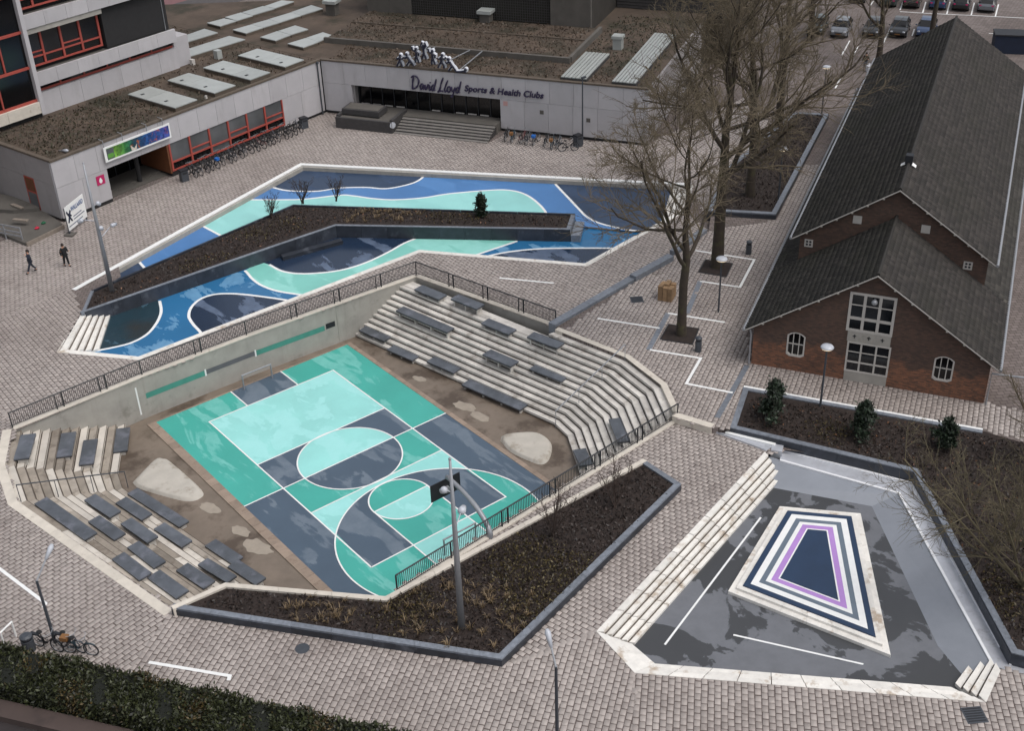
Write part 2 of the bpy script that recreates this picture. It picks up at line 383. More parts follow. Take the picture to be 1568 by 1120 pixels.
# small things
M['tyre'] = plain('tyre_rubber', srgb(26, 26, 27), .2, 9, .8)
M['skin'] = plain('skin', srgb(196, 150, 124), .06, 5, .6)
M['cloth_black'] = plain('black_cloth', srgb(24, 25, 28), .3, 8, .9)
M['cloth_navy'] = plain('navy_cloth', srgb(38, 44, 56), .3, 8, .9)
M['cloth_grey'] = plain('grey_cloth', srgb(112, 112, 116), .2, 8, .9)
M['hair'] = plain('dark_hair', srgb(38, 28, 24), .2, 12, .7)
M['wood'] = plain('sawn_timber', srgb(134, 108, 80), .25, 4, .8, objvar=.2)
M['orange'] = plain('orange_plastic', srgb(124, 86, 48), .1, 5, .5)
M['cyan'] = plain('blue_plastic', srgb(32, 98, 176), .1, 5, .5)
M['pink'] = plain('pink_sign', srgb(176, 28, 90), .05, 5, .5)
M['purple_letter'] = plain('purple_letter', srgb(44, 36, 66), .1, 5, .5)
M['figure_white'] = plain('emblem_white', srgb(206, 208, 214), .05, 5, .5)
M['figure_navy'] = plain('emblem_navy', srgb(26, 28, 48), .05, 5, .5)
M['headlamp'] = plain('lamp_lens', srgb(178, 181, 188), .05, 5, .25)
def carpaint(name, c):
    t = NT(name); t.color(c); t.rough(.3); t.b.inputs['Coat Weight'].default_value = .6; return t.mat
def emit(name, c, s):
    t = NT(name); t.color(c); t.b.inputs['Emission Color'].default_value = c; t.b.inputs['Emission Strength'].default_value = s; return t.mat
M['lit'] = emit('lit_lens', (1.0, .82, .55, 1), .9)

# ================================================================== GROUND AND PAVING
S = lambda o, lab: tag(o, lab, None, None, 'structure')
PIT = atp([(30, 657), (220, 577), (380, 516), (637, 424), (848, 500)]) + [Vector((15.9, -6.45, 0)), Vector((15.45, -10.06, 0)), Vector((14.04, -12.6, 0))] \
    + [at(605, 905), at(590, 914, .45), at(345, 893, .45), Vector((-14.78, -8.17, 0)), Vector((-17.34, 4.92, 0)), Vector((-16.65, 8.66, 0)), Vector((-15.1, 11.6, 0))]
BASIN = atp([(88, 540), (212, 552), (643, 387), (899, 408), (1046, 326), (1058, 281), (460, 250), (110, 443), (124, 480)])
BASIN2 = atp([(913, 968), (972, 1032), (1510, 1077), (1532, 1028), (1640, 1070), (1640, 760), (1400, 715), (1195, 688), (1171, 693)])
far = [(-260, -260), (420, -260), (420, 420), (-260, 420)]
g = holed_sheet(far, [PIT, BASIN, BASIN2], -0.014)
S(g.build('ground', M['ground']), 'grey brown paved ground reaching past the buildings')

TERR = atp([(850, 500), (985, 425), (1085, 355)], TZ) + [at(1088, 332, TZ), at(1118, 262, TZ), at(1184, 196, TZ), at(1235, 60, TZ), at(1290, -60, TZ)] \
    + [Vector((170, 40, 0)), Vector((170, -70, 0)), Vector((40, -50, 0)), at(1640, 700, TZ), at(1505, 660, TZ), at(1139, 592, TZ), at(1120, 655, TZ), at(1092, 655, TZ), at(1034, 638, TZ), Vector((14.2, -12.5, 0)), Vector((15.45, -10.06, 0)), Vector((16.05, -6.45, 0)), Vector((15.2, -1.6, 0))]
tm = MB().prism(TERR, -0.3, TZ - .014)
terr = S(tm.build('terrace', M['ground']), 'slightly raised paved terrace in front of the brick church hall')

# paver zones (picture polygons on their own level) and the direction of their rows
def wdir(a, b): d = at(*b) - at(*a); return math.atan2(d.y, d.x)
ZONES = [
    (atp([(262, 933), (180, 1050), (120, 1150), (-60, 1150), (-60, 560), (24, 652), (20, 662), (4, 712), (22, 772)]), wdir((27, 768), (265, 932)), 0),
    (atp([(-60, 560), (24, 652), (220, 575), (380, 514), (637, 422), (850, 499), (985, 425), (1085, 355), (1046, 326), (899, 408), (643, 387), (212, 552), (88, 540), (122, 478), (108, 443), (-60, 515)]), wdir((200, 577), (600, 430)), 0),
    (atp([(-60, 515), (108, 443), (460, 250), (1058, 281), (1085, 332), (1184, 196), (1140, 150), (990, 222), (768, 208), (748, 220), (605, 204), (516, 197), (512, 176), (500, 173), (172, 311), (98, 340), (-60, 390)]), wdir((172, 310), (500, 172)), 0),
    (atp([(262, 933), (768, 1022), (913, 968), (972, 1032), (965, 1150), (120, 1150), (180, 1050)]), wdir((262, 933), (768, 1020)), 0),
    (atp([(768, 1022), (1043, 750), (985, 712), (600, 912), (606, 905), (1033, 640), (1092, 655), (1112, 668), (1195, 690), (1171, 693), (913, 968)]), wdir((768, 1020), (1043, 750)), 0),
    (atp([(972, 1032), (1510, 1077), (1534, 1027), (1568, 1032), (1660, 1050), (1660, 1150), (965, 1150)]), wdir((972, 1032), (1510, 1077)), 0),
    (atp([(864, 508), (985, 425), (1085, 355), (1192, 338), (1262, 178), (1330, 60), (1470, 60), (1142, 500), (1150, 557), (1510, 618), (1600, 640), (1600, 680), (1505, 658), (1139, 592), (1116, 655), (1092, 655), (1034, 638)], TZ) + [Vector((14.75, -12.3, 0)), Vector((15.95, -10.2, 0)), Vector((16.5, -6.4, 0)), Vector((15.7, -1.5, 0))], wdir((1150, 557), (1506, 618)), TZ),
]
PW, PL, JT = 0.28, 0.365, 0.020
cells = []
for zi, (poly, ang, z) in enumerate(ZONES):
    ang += PI / 2 if zi != 2 else 0
    xs = np.array([p.x for p in poly]); ys = np.array([p.y for p in poly]); ca, sa = math.cos(ang), math.sin(ang)
    uu = xs * ca + ys * sa; vv = -xs * sa + ys * ca
    nu = np.arange(math.floor(uu.min() / PL), math.ceil(uu.max() / PL) + 1); nv = np.arange(math.floor(vv.min() / PW), math.ceil(vv.max() / PW) + 1)
    U, V = np.meshgrid(nu, nv); cu = U * PL + (V % 2) * PL * .5 + rng.normal(0, .008, U.shape); cv = V * PW + rng.normal(0, .006, U.shape)
    cx = cu * ca - cv * sa; cy = cu * sa + cv * ca
    d = np.hypot(np.hypot(cx - CC[0], cy - CC[1]), CC[2])
    inn = inpoly(cx, cy, poly); edge = np.zeros_like(inn)
    for du, dv in ((-.11, -.09), (.11, -.09), (.11, .09), (-.11, .09)): edge |= inpoly(cx + du * ca - dv * sa, cy + du * sa + dv * ca, poly)
    ok = edge & (d < (128 if zi in (1, 2) else 104))
    n = ok.sum(); cells.append(np.stack([cx[ok], cy[ok], z - .004 * (~inn[ok]), np.full(n, ang), d[ok], inn[ok]], 1))
cells = np.concatenate(cells)
rel = np.stack([cells[:, 0], cells[:, 1], cells[:, 2]], 1) - CC
cc_ = rel @ CR.T; ppx = 784 + FPX * cc_[:, 0] / cc_[:, 2]; ppy = 560 + FPX * cc_[:, 1] / cc_[:, 2]
infr = (cells[:, 5] > .5) & (ppx > 8) & (ppx < 1560) & (ppy > 0) & (ppy < 1112)
nearvis = infr & ~((ppx < 640) & (ppy > 985 + ppx * .22))
order = np.argsort(np.where(nearvis, cells[:, 4], 1e9)); single = order[:300]
mask = np.ones(len(cells), bool); mask[single] = False
vis = (ppx > -150) & (ppx < 1720) & (ppy > -60) & (ppy < 1260)
C_ = cells[mask & vis]
n = len(C_); hl, hw = (PL - JT) / 2, (PW - JT) / 2
lx = np.array([-hl, hl, hl, -hl, -hl + .009, hl - .009, hl - .009, -hl + .009]); ly = np.array([-hw, -hw, hw, hw, -hw + .009, -hw + .009, hw - .009, hw - .009])
lz = np.array([-.010] * 4 + [.006] * 4)
da = C_[:, 3] + rng.normal(0, .012, n); sx = 1 + rng.normal(0, .02, n)
ca, sa = np.cos(da)[:, None], np.sin(da)[:, None]
X = C_[:, 0:1] + (lx[None] * sx[:, None]) * ca - ly[None] * sa; Y = C_[:, 1:2] + (lx[None] * sx[:, None]) * sa + ly[None] * ca
Z = C_[:, 2:3] + lz[None] + rng.normal(0, .0022, (n, 1))
VV = np.stack([X, Y, Z], 2).reshape(-1, 3)
F0 = np.array([(4, 5, 6, 7), (0, 1, 5, 4), (1, 2, 6, 5), (2, 3, 7, 6), (3, 0, 4, 7)])
FF = (F0[None] + 8 * np.arange(n)[:, None, None]).reshape(-1, 4)
def np_mesh(name, V, F, rnd=None):
    me = bpy.data.meshes.new(name); k = F.shape[1]
    me.vertices.add(len(V)); me.vertices.foreach_set('co', V.astype(np.float32).ravel())
    me.loops.add(F.size); me.loops.foreach_set('vertex_index', F.astype(np.int32).ravel())
    me.polygons.add(len(F)); me.polygons.foreach_set('loop_start', np.arange(0, F.size, k, dtype=np.int32)); me.polygons.foreach_set('loop_total', np.full(len(F), k, np.int32))
    if rnd is not None:
        a = me.attributes.new('rnd', 'FLOAT', 'FACE'); a.data.foreach_set('value', rnd.astype(np.float32))
    me.update(calc_edges=True); me.validate(); return me
gs = MB()
for poly, ang, z in ZONES[:6]: gs.sheet(poly, -0.010)
pave = S(gs.build('plaza_pavement', M['grout']), 'plaza of grey brown staggered paving stones with dark joints')
def side_mat(me): me.polygons.foreach_set('material_index', np.tile([0, 1, 1, 1, 1], len(me.polygons) // 5).astype(np.int32)); return me
link('paving_stones', side_mat(np_mesh('paving_stones', VV, FF, np.repeat(rng.random(n), 5))), [M['paver'], M['grout']], pave, kind='stuff')
pm = side_mat(np_mesh('paver', np.stack([lx, ly, lz], 1), F0))
for i in single:
    o = link('paver', pm, [M['paver'], M['grout']], pave); o.location = (cells[i, 0], cells[i, 1], cells[i, 2]); o.rotation_euler = (0, 0, cells[i, 3] + random.gauss(0, .012))

# white lines let into the paving
WL = [([(915, 488), (1010, 503)], TZ, 'white line in the terrace paving between bench wall and trees'), ([(1023, 480), (1110, 494)], TZ, 'white line in the paving behind the nearer tree pit'),
      ([(995, 536), (1073, 549), (1051, 588), (1122, 602)], TZ, 'zigzag white line in the paving before the brick hall'),
      ([(1065, 384), (1155, 398), (1133, 440), (1072, 431)], TZ, 'white three sided line round the farther tree pit'),
      ([(765, 426), (848, 434)], 0, 'thin white line in the paving behind the amphitheatre railing'), ([(-20, 857), (70, 925), (66, 931)], 0, 'white line in the paving beside the left lamp post'),
      ([(228, 1015), (352, 1036), (350, 1043)], 0, 'white line in the paving just beyond the hedge')]
for pts, z, lab in WL: line_sheet(atp(pts, z), .17, z + .014).build('inlaid_line', M['white'], label=lab, cat='line')
for pts, lab in [([(1023, 480), (993, 536)], 'grey gutter strip beside the nearer tree pit'), ([(1072, 431), (1052, 480)], 'grey gutter strip between the two tree pits'), ([(1144, 560), (1098, 640)], 'grey gutter strip at the corner of the brick hall')]:
    line_sheet(atp(pts, TZ), .32, TZ + .011).build('gutter_strip', M['granite'], label=lab, cat='gutter')
# level change: low granite wall along the terrace, stepped pieces
bw = thing('granite_bench_wall', 'long low blue grey granite wall stepping along the terrace edge', 'low wall')
for a, b, z1, k in [((850, 498), (974, 426), .58, 4), ((974, 424), (1032, 392), .78, 2), ((1036, 386), (1083, 352), .66, 2)]:
    A, B = at(*a, z1), at(*b, z1)
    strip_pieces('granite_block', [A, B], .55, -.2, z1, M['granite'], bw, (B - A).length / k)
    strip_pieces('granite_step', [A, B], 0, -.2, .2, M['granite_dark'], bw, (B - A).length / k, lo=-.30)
# concrete kerb down from the terrace to the lower plaza
kt = thing('terrace_kerb', 'pale concrete kerb stepping from terrace down to lower plaza', 'kerb')
strip_pieces('kerb_stone', [at(1034, 632, TZ), at(1094, 650, TZ)], -.45, -.1, TZ + .03, M['cope'], kt, 1.1)

# ================================================================== SUNKEN COURT
S(MB().prism([(p.x, p.y) for p in PIT], H - .4, H - .03).build('pit_floor', M['mud']), 'muddy brown concrete floor around the sunken court')
court = S(MB().box(-7.0, 7.0, -11.6, 11.2, H - .1, H).build('sports_court', M['slate']), 'sunken sports court painted teal mint and slate with white lines')
def circ(c, r, a0=0, a1=2 * PI, n=48): return [(c[0] + r * math.cos(a0 + (a1 - a0) * i / n), c[1] + r * math.sin(a0 + (a1 - a0) * i / n)) for i in range(n + 1)]
def rect(x0, x1, y0, y1): return [(x0, y0), (x1, y0), (x1, y1), (x0, y1)]
AR, AC = 5.78, (0, -9.18)
aa = math.asin(-2.4 / AR)
arcpts = circ(AC, AR, -.40, PI + .40, 60)
LAY = [
    (1, rect(-7, 7, 0, 11.2), 'teal'), (1, rect(-7, 7, -11.6, 0), 'slate'),
    (2, rect(-4.5, 4.5, 3, 9), 'mint'), (2, rect(-4.5, 4.5, 0, 3), 'slate'), (2, rect(-1.83, 1.83, 9, 11.2), 'slate'),
    (2, rect(-4.5, 4.5, -3, 0), 'teal'), (2, rect(-4.5, 4.5, -9, -3), 'mint'),
    (3, circ((0, 0), 3.08, 0, PI), 'mint'), (3, circ((0, 0), 3.08, PI, 2 * PI), 'slate'),
    (3, [p for p in arcpts if p[1] > -11.6] + [(5.3, -11.6), (-5.3, -11.6)][::-1], 'teal'),
    (4, [p for p in circ(AC, AR, 0, PI, 80) if abs(p[0]) <= 4.5 and p[1] > -9] + [(-4.5, -9), (4.5, -9)], 'slate'),
    (5, rect(-1.82, 1.82, -9, -5.25), 'teal'), (5, rect(-1.82, 1.82, -11.6, -9), 'mint'),
    (6, circ((0, -5.25), 1.82, 0, PI), 'teal'), (6, circ((0, -5.25), 1.82, PI, 2 * PI), 'mint'),
]
for k, poly, m_ in LAY:
    MB().sheet(poly, H + .003 * k).build('painted_panel', M[m_], court)
zl = H + .003 * 7.2
LN = [rect(-4.5, 4.5, -9, 9) + [(-4.5, -9)], [(-4.5, 3), (4.5, 3)], [(-7, 0), (7, 0)], [(-4.5, -3), (4.5, -3)], circ((0, 0), 3.08, n=64), circ((0, -5.25), 1.82, n=48),
      [(-1.82, -11.6), (-1.82, -5.25), (1.82, -5.25), (1.82, -11.6)], [(-1.83, 11.2), (-1.83, 9)], [(1.83, 11.2), (1.83, 9)], [p for p in arcpts if p[1] > -11.6]]
for i, l in enumerate(LN): line_sheet(l, .085, zl + .0012 * i).build('court_line', M['white'], court)
M['court_kerb'] = plain('court_kerb', srgb(142, 126, 112), .2, 1.5, .85, objvar=.14, stain=(1.5, .55, srgb(110, 92, 78), .6))
strip_pieces('kerb_tile', [(7.0, 11.2), (7.0, -11.6)], .32, H - .1, H + .02, M['court_kerb'], court, .8)
strip_pieces('kerb_tile', [(-7.0, -11.6), (-7.0, 11.2)], .55, H - .1, H + .03, M['court_kerb'], court, .7)
strip_pieces('kerb_tile', [(-7.55, 11.2), (7.32, 11.2)], .12, H - .1, H + .02, M['court_kerb'], court, 1.5)
# raised concrete humps in the two corners, patches of dried silt
def hump(pts, lab):
    P = [Vector((p.x, p.y)) for p in atp(pts, H + .18)]; c = sum(P, Vector((0, 0))) / len(P); Q = smooth_line([p.to_3d() for p in P + P[:1]], 4)[:-1]
    m_ = MB(); n_ = len(Q); rings = [(1.10, 0), (1.01, .15), (.97, .185), (.86, .195), (.3, .19)]; vs_ = []
    for s_, h_ in rings: vs_ += [(c.x + (q.x - c.x) * s_, c.y + (q.y - c.y) * s_, H - .03 + h_) for q in Q]
    fs_ = [(i * n_ + k, i * n_ + (k + 1) % n_, (i + 1) * n_ + (k + 1) % n_, (i + 1) * n_ + k) for i in range(len(rings) - 1) for k in range(n_)] + [tuple(range((len(rings) - 1) * n_, len(rings) * n_))]
    ar = sum(Q[i].x * Q[(i + 1) % n_].y - Q[(i + 1) % n_].x * Q[i].y for i in range(n_))
    if ar < 0: fs_ = [f[::-1] for f in fs_]
    m_.add(vs_, fs_); m_.build('concrete_hump', plain('hump_concrete', srgb(176, 170, 160), .12, 1.4, .8, stain=(1.0, .52, srgb(134, 124, 110), .6)), smooth=True, label=lab, cat='hump')
hump([(770, 672), (776, 664), (815, 661), (834, 668), (842, 680), (838, 698), (828, 705), (812, 701), (785, 688)], 'pale rounded concrete hump below the right hand steps')
hump([(207, 735), (237, 704), (250, 702), (262, 708), (303, 745), (301, 757), (285, 761), (262, 757), (218, 744)], 'pale rounded concrete hump beside the left hand steps')
def patch(cx, cy, r, z, name, mat, lab, cat, sx=1.0, ang=0.0, n_=18, sd=0):
    rr = random.Random(sd); pts = []
    for i in range(n_):
        a = 2 * PI * i / n_; q = r * (0.78 + .3 * rr.random()); x_, y_ = q * math.cos(a) * sx, q * math.sin(a); pts.append((cx + x_ * math.cos(ang) - y_ * math.sin(ang), cy + x_ * math.sin(ang) + y_ * math.cos(ang), 0))
    pts = smooth_line(pts + pts[:1], 3)[:-1]
    MB().sheet([(p.x, p.y) for p in pts], z).build(name, mat, label=lab, cat=cat)
for i, (px_, py_, r_, lab) in enumerate([(712, 622, .45, 'small pale dried silt patch between right steps and court'), (735, 638, .4, 'pale dried silt patch nearer the right concrete hump'), (642, 580, .28, 'smallest pale silt patch beside the right kerb'),
                                        (322, 778, .4, 'pale silt patch beside the left concrete hump'), (368, 813, .38, 'pale silt patch midway along the left kerb'), (394, 838, .55, 'largest pale silt patch near the front left slabs')]):
    p = at(px_, py_, H); patch(p.x, p.y, r_, H - .022, 'silt_patch', M['mud_pale'], lab, 'silt', 1.9, -1.3, sd=i + 3)

# ------------------------------------------------------------------ stepped seating
def lerp2(a, b, t): return (a[0] + (b[0] - a[0]) * t, a[1] + (b[1] - a[1]) * t)
def amphi(name, lab, T, B, ztop, nst, low=None, mat='conc'):
    root = thing(name, lab, 'steps'); rise = (ztop - H) / nst
    lines = [[lerp2(T[i], B[i], k / nst) for i in range(len(T))] for k in range(nst + 1)]
    for k in range(nst - 1):
        z1 = ztop - rise * (k + 1)
        a, b = lines[k], lines[k + 1]
        for i in range(len(T) - 1):
            L = math.dist(a[i], a[i + 1]); nn = max(1, round(L / (1.9 + .5 * ((k * 7 + i * 3) % 3) / 2)))
            ph = 0.0
            for q in range(nn):
                t0, t1 = q / nn, (q + 1) / nn
                P = [lerp2(a[i], a[i + 1], t0), lerp2(a[i], a[i + 1], t1), lerp2(b[i], b[i + 1], t1), lerp2(b[i], b[i + 1], t0)]
                zz = z1
                if low and (P[0][1] + P[1][1]) / 2 > low[0] and z1 > low[1]: zz = low[1]
                # thin shadow joint: the front edge overhangs the riser a little
                MB().prism(P, zz - .16, zz + random.uniform(-.003, .003)).build('tread_block', M[mat if mat == 'conc' else ('conc_left', 'conc_left2', 'conc_left3', 'conc_left2', 'conc_left3')[(k * 3 + (k * k + i * 2 + q // 2) % 3) % 5]], root)
                if mat != 'conc': MB().sheet([lerp2(P[0], P[3], .93), lerp2(P[1], P[2], .93), lerp2(P[1], P[2], 1.0), lerp2(P[0], P[3], 1.0)], zz + .007).build('nosing_shade', M['riser'], root)  # dark sheet painted as a shadow gap along the tread's front edge
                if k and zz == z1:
                    MB().sheet([P[0], P[1], lerp2(P[1], P[2], .10), lerp2(P[0], P[3], .10)], zz + .006).build('shade_line', M['riser'], root)  # dark strip painted for the shadow line at the riser foot
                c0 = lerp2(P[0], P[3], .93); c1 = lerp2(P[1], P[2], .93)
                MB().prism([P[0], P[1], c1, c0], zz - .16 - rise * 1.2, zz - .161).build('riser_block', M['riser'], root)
    return root, lines, rise
RT = [(12.85, 12.1), (16.05, -6.45), (15.45, -10.06), (13.95, -12.55)]; RB = [(7.6, 12.0), (10.75, -5.37), (10.5, -6.74), (6.7, -13.2)]
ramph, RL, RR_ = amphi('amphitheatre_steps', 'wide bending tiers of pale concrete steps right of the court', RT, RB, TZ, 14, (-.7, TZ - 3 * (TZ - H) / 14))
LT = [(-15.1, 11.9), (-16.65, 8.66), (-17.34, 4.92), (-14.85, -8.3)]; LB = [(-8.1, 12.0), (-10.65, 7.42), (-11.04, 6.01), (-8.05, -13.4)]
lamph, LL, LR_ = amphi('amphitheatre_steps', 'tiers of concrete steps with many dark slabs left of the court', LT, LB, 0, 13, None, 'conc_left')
strip_pieces('edge_block', LT, -.50, -.5, .022, M['cope'], lamph, 1.9)
strip_pieces('edge_block', [(15.1, -1.0)] + RT[1:], .38, -.2, TZ + .012, M['cope'], ramph, 1.9)

BH = .36
def bench(quad, lines, ztop, rise, lab, grp, nst):
    best = None
    ext = lambda k_: lines[k_] if k_ < len(lines) else [lerp2(lines[-2][j], lines[-1][j], 1 + k_ - len(lines) + 1) for j in range(len(lines[0]))]
    for k in range(nst):
        zt = ztop - rise * (k + 1) + BH
        P = [at(x, y, zt) for x, y in quad]; c = sum(P, Vector()) / 4
        # which tread lies under it
        for i in range(len(lines[0]) - 1):
            for kk in range(nst + 3):
                la, lb_ = ext(kk), ext(kk + 1); q = [la[i], la[i + 1], lb_[i + 1], lb_[i]]
                if inpoly(np.array(c.x), np.array(c.y), q):
                    d = abs(kk - k + .3)
                    if best is None or d < best[0]: best = (d, k, zt, P)
    if best is None: k = nst // 2; zt = ztop - rise * (k + 1) + BH; best = (0, k, zt, [at(x, y, zt) for x, y in quad])
    _, k, zt, P = best
    a = ((P[1] - P[0]) + (P[2] - P[3])) / 2; b = ((P[3] - P[0]) + (P[2] - P[1])) / 2
    if a.length < b.length: a, b = b, a
    c = sum(P, Vector()) / 4; L, Wd = a.length, min(max(b.length, .6), 1.05)
    o = thing('slab_bench', lab, 'bench', (c.x, c.y, zt - BH), math.atan2(a.y, a.x), grp)
    MB().box(-L / 2, L / 2, -Wd / 2, Wd / 2, BH - .085, BH).build('seat_slab', M['slab'], o)
    MB().box(-L / 2 + .006, L / 2 - .006, -Wd / 2 + .006, Wd / 2 - .006, BH - .13, BH - .0855).build('slab_edge', M['slab_edge'], o)
    nl = max(2, round(L / 1.5) + 1)
    for q in range(nl):
        x_ = -L / 2 + .15 + (L - .3) * q / (nl - 1); MB().box(x_ - .05, x_ + .05, -Wd * .30, Wd * .30, -rise * 1.3, BH - .13).build('support', M['conc'], o)
    return o
z4 = lambda pts: zo(0, 540, 380, 4.9, pts); z5 = lambda pts: zo(0, 500, 360, 2.904, pts)
RBN = [(z4([(465, 310), (520, 275), (705, 350), (645, 385)]), 'slate slab bench nearest the wall corner on the top right tiers'),
       (z4([(740, 380), (790, 345), (990, 420), (930, 458)]), 'slate slab bench second along the top right tiers below the railing'),
       (z4([(330, 470), (375, 435), (765, 600), (705, 632)]), 'long slate slab bench high on the right tiers'),
       (z4([(970, 565), (1015, 525), (1230, 610), (1170, 648)]), 'slate slab bench third along the upper right tiers'),
       (z5([(895, 455), (920, 428), (1055, 480), (1028, 502)]), 'slate slab bench just below the low granite wall'),
       (z4([(50, 615), (100, 583), (295, 660), (235, 700)]), 'slate slab bench at the foot of the back wall by the right tiers'),
       (z4([(258, 760), (320, 722), (510, 800), (448, 845)]), 'slate slab bench second from the back wall on the lowest right tiers'),
       (z4([(558, 850), (615, 812), (818, 895), (755, 938)]), 'slate slab bench third from the back wall on the lowest right tiers'),
       (z4([(975, 800), (1035, 758), (1245, 850), (1185, 888)]), 'slate slab bench in the middle of the right tiers'),
       (z5([(908, 597), (930, 570), (1075, 628), (1045, 652)]), 'slate slab bench in the middle right tiers near the stair handrail'),
       (z5([(607, 667), (630, 640), (893, 752), (862, 780)]), 'long slate slab bench on the lowest right tiers'),
       (z5([(1255, 820), (1305, 812), (1350, 915), (1295, 922)]), 'slate slab bench set lengthwise behind the front railing, upper one'),
       (z5([(1098, 957), (1150, 948), (1185, 1015), (1125, 1030)]), 'slate slab bench set lengthwise behind the front railing, lower one')]
for q, lab in RBN: bench(q, RL, TZ, RR_, lab, 'slate slab benches on the right tiers', 14)
zl_ = lambda pts: zo(0, 0, 620, 4.667, pts); zm_ = lambda pts: zo(0, 0, 620, 2.24, pts)
LBN = [(zl_([(150, 212), (255, 210), (205, 382), (98, 388)]), 'dark slab bench at the outer top corner of the left tiers'),
       (zl_([(440, 200), (543, 197), (510, 365), (402, 372)]), 'dark slab bench second from the left under the long wall'),
       (zl_([(598, 250), (697, 248), (668, 420), (563, 428)]), 'dark slab bench third from the left under the long wall'),
       (zl_([(832, 168), (928, 165), (910, 328), (808, 335)]), 'dark slab bench lowest of those under the long wall'),
       (zl_([(240, 708), (338, 660), (692, 915), (605, 965)]), 'long dark slab bench along the outer edge of the left tiers'),
       (zl_([(598, 683), (683, 637), (865, 762), (780, 802)]), 'dark slab bench just below the left stair handrail'),
       (zl_([(822, 703), (905, 658), (1088, 780), (1008, 822)]), 'dark slab bench between two others below the left handrail'),
       (zl_([(905, 632), (985, 598), (1350, 830), (1278, 875)]), 'long dark slab bench on the lowest left tiers by the hump'),
       (zl_([(625, 833), (715, 792), (900, 920), (812, 965)]), 'dark slab bench beside the long outer slab bench'),
       (zl_([(860, 850), (940, 808), (1130, 938), (1050, 988)]), 'dark slab bench in the centre of the left tiers'),
       (zl_([(1095, 885), (1180, 845), (1373, 970), (1295, 1018)]), 'mottled wet slab bench beside the long lowest slab bench'),
       (zm_([(437, 490), (475, 467), (570, 537), (525, 560)]), 'dark slab bench inside of the near outer pair on the left tiers'),
       (zm_([(382, 530), (427, 505), (520, 578), (475, 600)]), 'dark slab bench on the outer edge in the near half of the left tiers'),
       (zm_([(503, 592), (550, 567), (647, 637), (603, 665)]), 'dark slab bench nearest the planter tip on the left tiers'),
       (zm_([(603, 568), (645, 543), (740, 605), (695, 630)]), 'dark slab bench touching the planter, second from its tip'),
       (zm_([(675, 550), (715, 525), (815, 592), (775, 605)]), 'dark slab bench touching the planter, third from its tip'),
       (zm_([(702, 482), (740, 463), (838, 523), (790, 545)]), 'dark slab bench on the lowest tier near the muddy floor'),
       (zm_([(778, 555), (820, 532), (917, 600), (870, 612)]), 'dark slab bench touching the planter on the lowest tier')]
for q, lab in LBN: bench(q, LL, 0, LR_, lab, 'dark slab benches on the left tiers', 13)

# ------------------------------------------------------------------ retaining walls of the pit
BWL = [Vector((-15.0, 11.75, 0)), at(220, 577), at(380, 516), at(637, 424)]
rw = thing('retaining_wall', 'long grey board marked concrete wall behind the court with teal stripes', 'wall')
for q in strip_quads([(p.x, p.y) for p in BWL], .32, 6.0, gap=.015): MB().prism(q, H - .3, -.02).build('wall_panel', M['wallconc'], rw)
strip_pieces('coping', [(p.x, p.y) for p in BWL], .42, -.02, .05, M['cope'], rw, 3.0, lo=-.04)
def wall_y(x):
    for i in range(len(BWL) - 1):
        if BWL[i].x <= x <= BWL[i + 1].x: t = (x - BWL[i].x) / (BWL[i + 1].x - BWL[i].x); return BWL[i].y + t * (BWL[i + 1].y - BWL[i].y)
    return 11.75
def wstripe(x0, x1, z0, z1, mat, d=.012, n_=5, name='stripe'):
    m_ = MB(); xs = [x0 + (x1 - x0) * i / n_ for i in range(n_ + 1)]
    vs_ = [(x, wall_y(x) - d, z0) for x in xs] + [(x, wall_y(x) - d, z1) for x in xs]; k = n_ + 1
    m_.add(vs_, [(i, i + 1, k + i + 1, k + i) for i in range(n_)]); m_.build(name, mat, rw)
M['stripe_teal'] = plain('stripe_teal', srgb(70, 136, 122), .15, 1.5, .6, stain=(2, .58, srgb(96, 110, 104), .6))
M['stripe_grey'] = plain('stripe_grey', srgb(92, 92, 96), .15, 1.5, .6)
wstripe(-6.95, -2.95, -1.55, -1.17, M['stripe_teal']); wstripe(-2.83, .62, -1.50, -1.17, M['stripe_grey']); wstripe(.74, 5.8, -1.55, -1.17, M['stripe_teal'])
wstripe(-2.95, -2.84, -1.6, -1.1, M['white'], .016, 1); wstripe(.63, .73, -1.6, -1.1, M['white'], .016, 1); wstripe(5.9, 6.6, -1.5, -1.1, M['slab_edge'], .012, 2)
wstripe(-7.55, -7.45, -2.5, -.5, M['white'], .016, 1)
WR = [at(637, 424), at(848, 500)]
rw2 = thing('retaining_wall', 'short grey concrete wall above the right tiers carrying the dark railing', 'wall')
for q in strip_quads([(p.x, p.y) for p in WR], .30, 5.0, gap=.015): MB().prism(q, H, -.02).build('wall_panel', M['wallconc'], rw2)
strip_pieces('coping', [(p.x, p.y) for p in WR], .40, -.02, .05, M['cope'], rw2, 3.0, lo=-.04)
WF = [at(605, 905), Vector((14.04, -12.6, 0))]
rw3 = thing('retaining_wall', 'low concrete wall under the front railing between court and planter', 'wall')
MB().prism(strip_quads([(p.x, p.y) for p in WF], -.30)[0], H, -.02).build('wall_panel', M['wallconc'], rw3)
strip_pieces('coping', [(p.x, p.y) for p in WF], -.38, -.02, .06, M['cope'], rw3, 2.6, lo=.02)

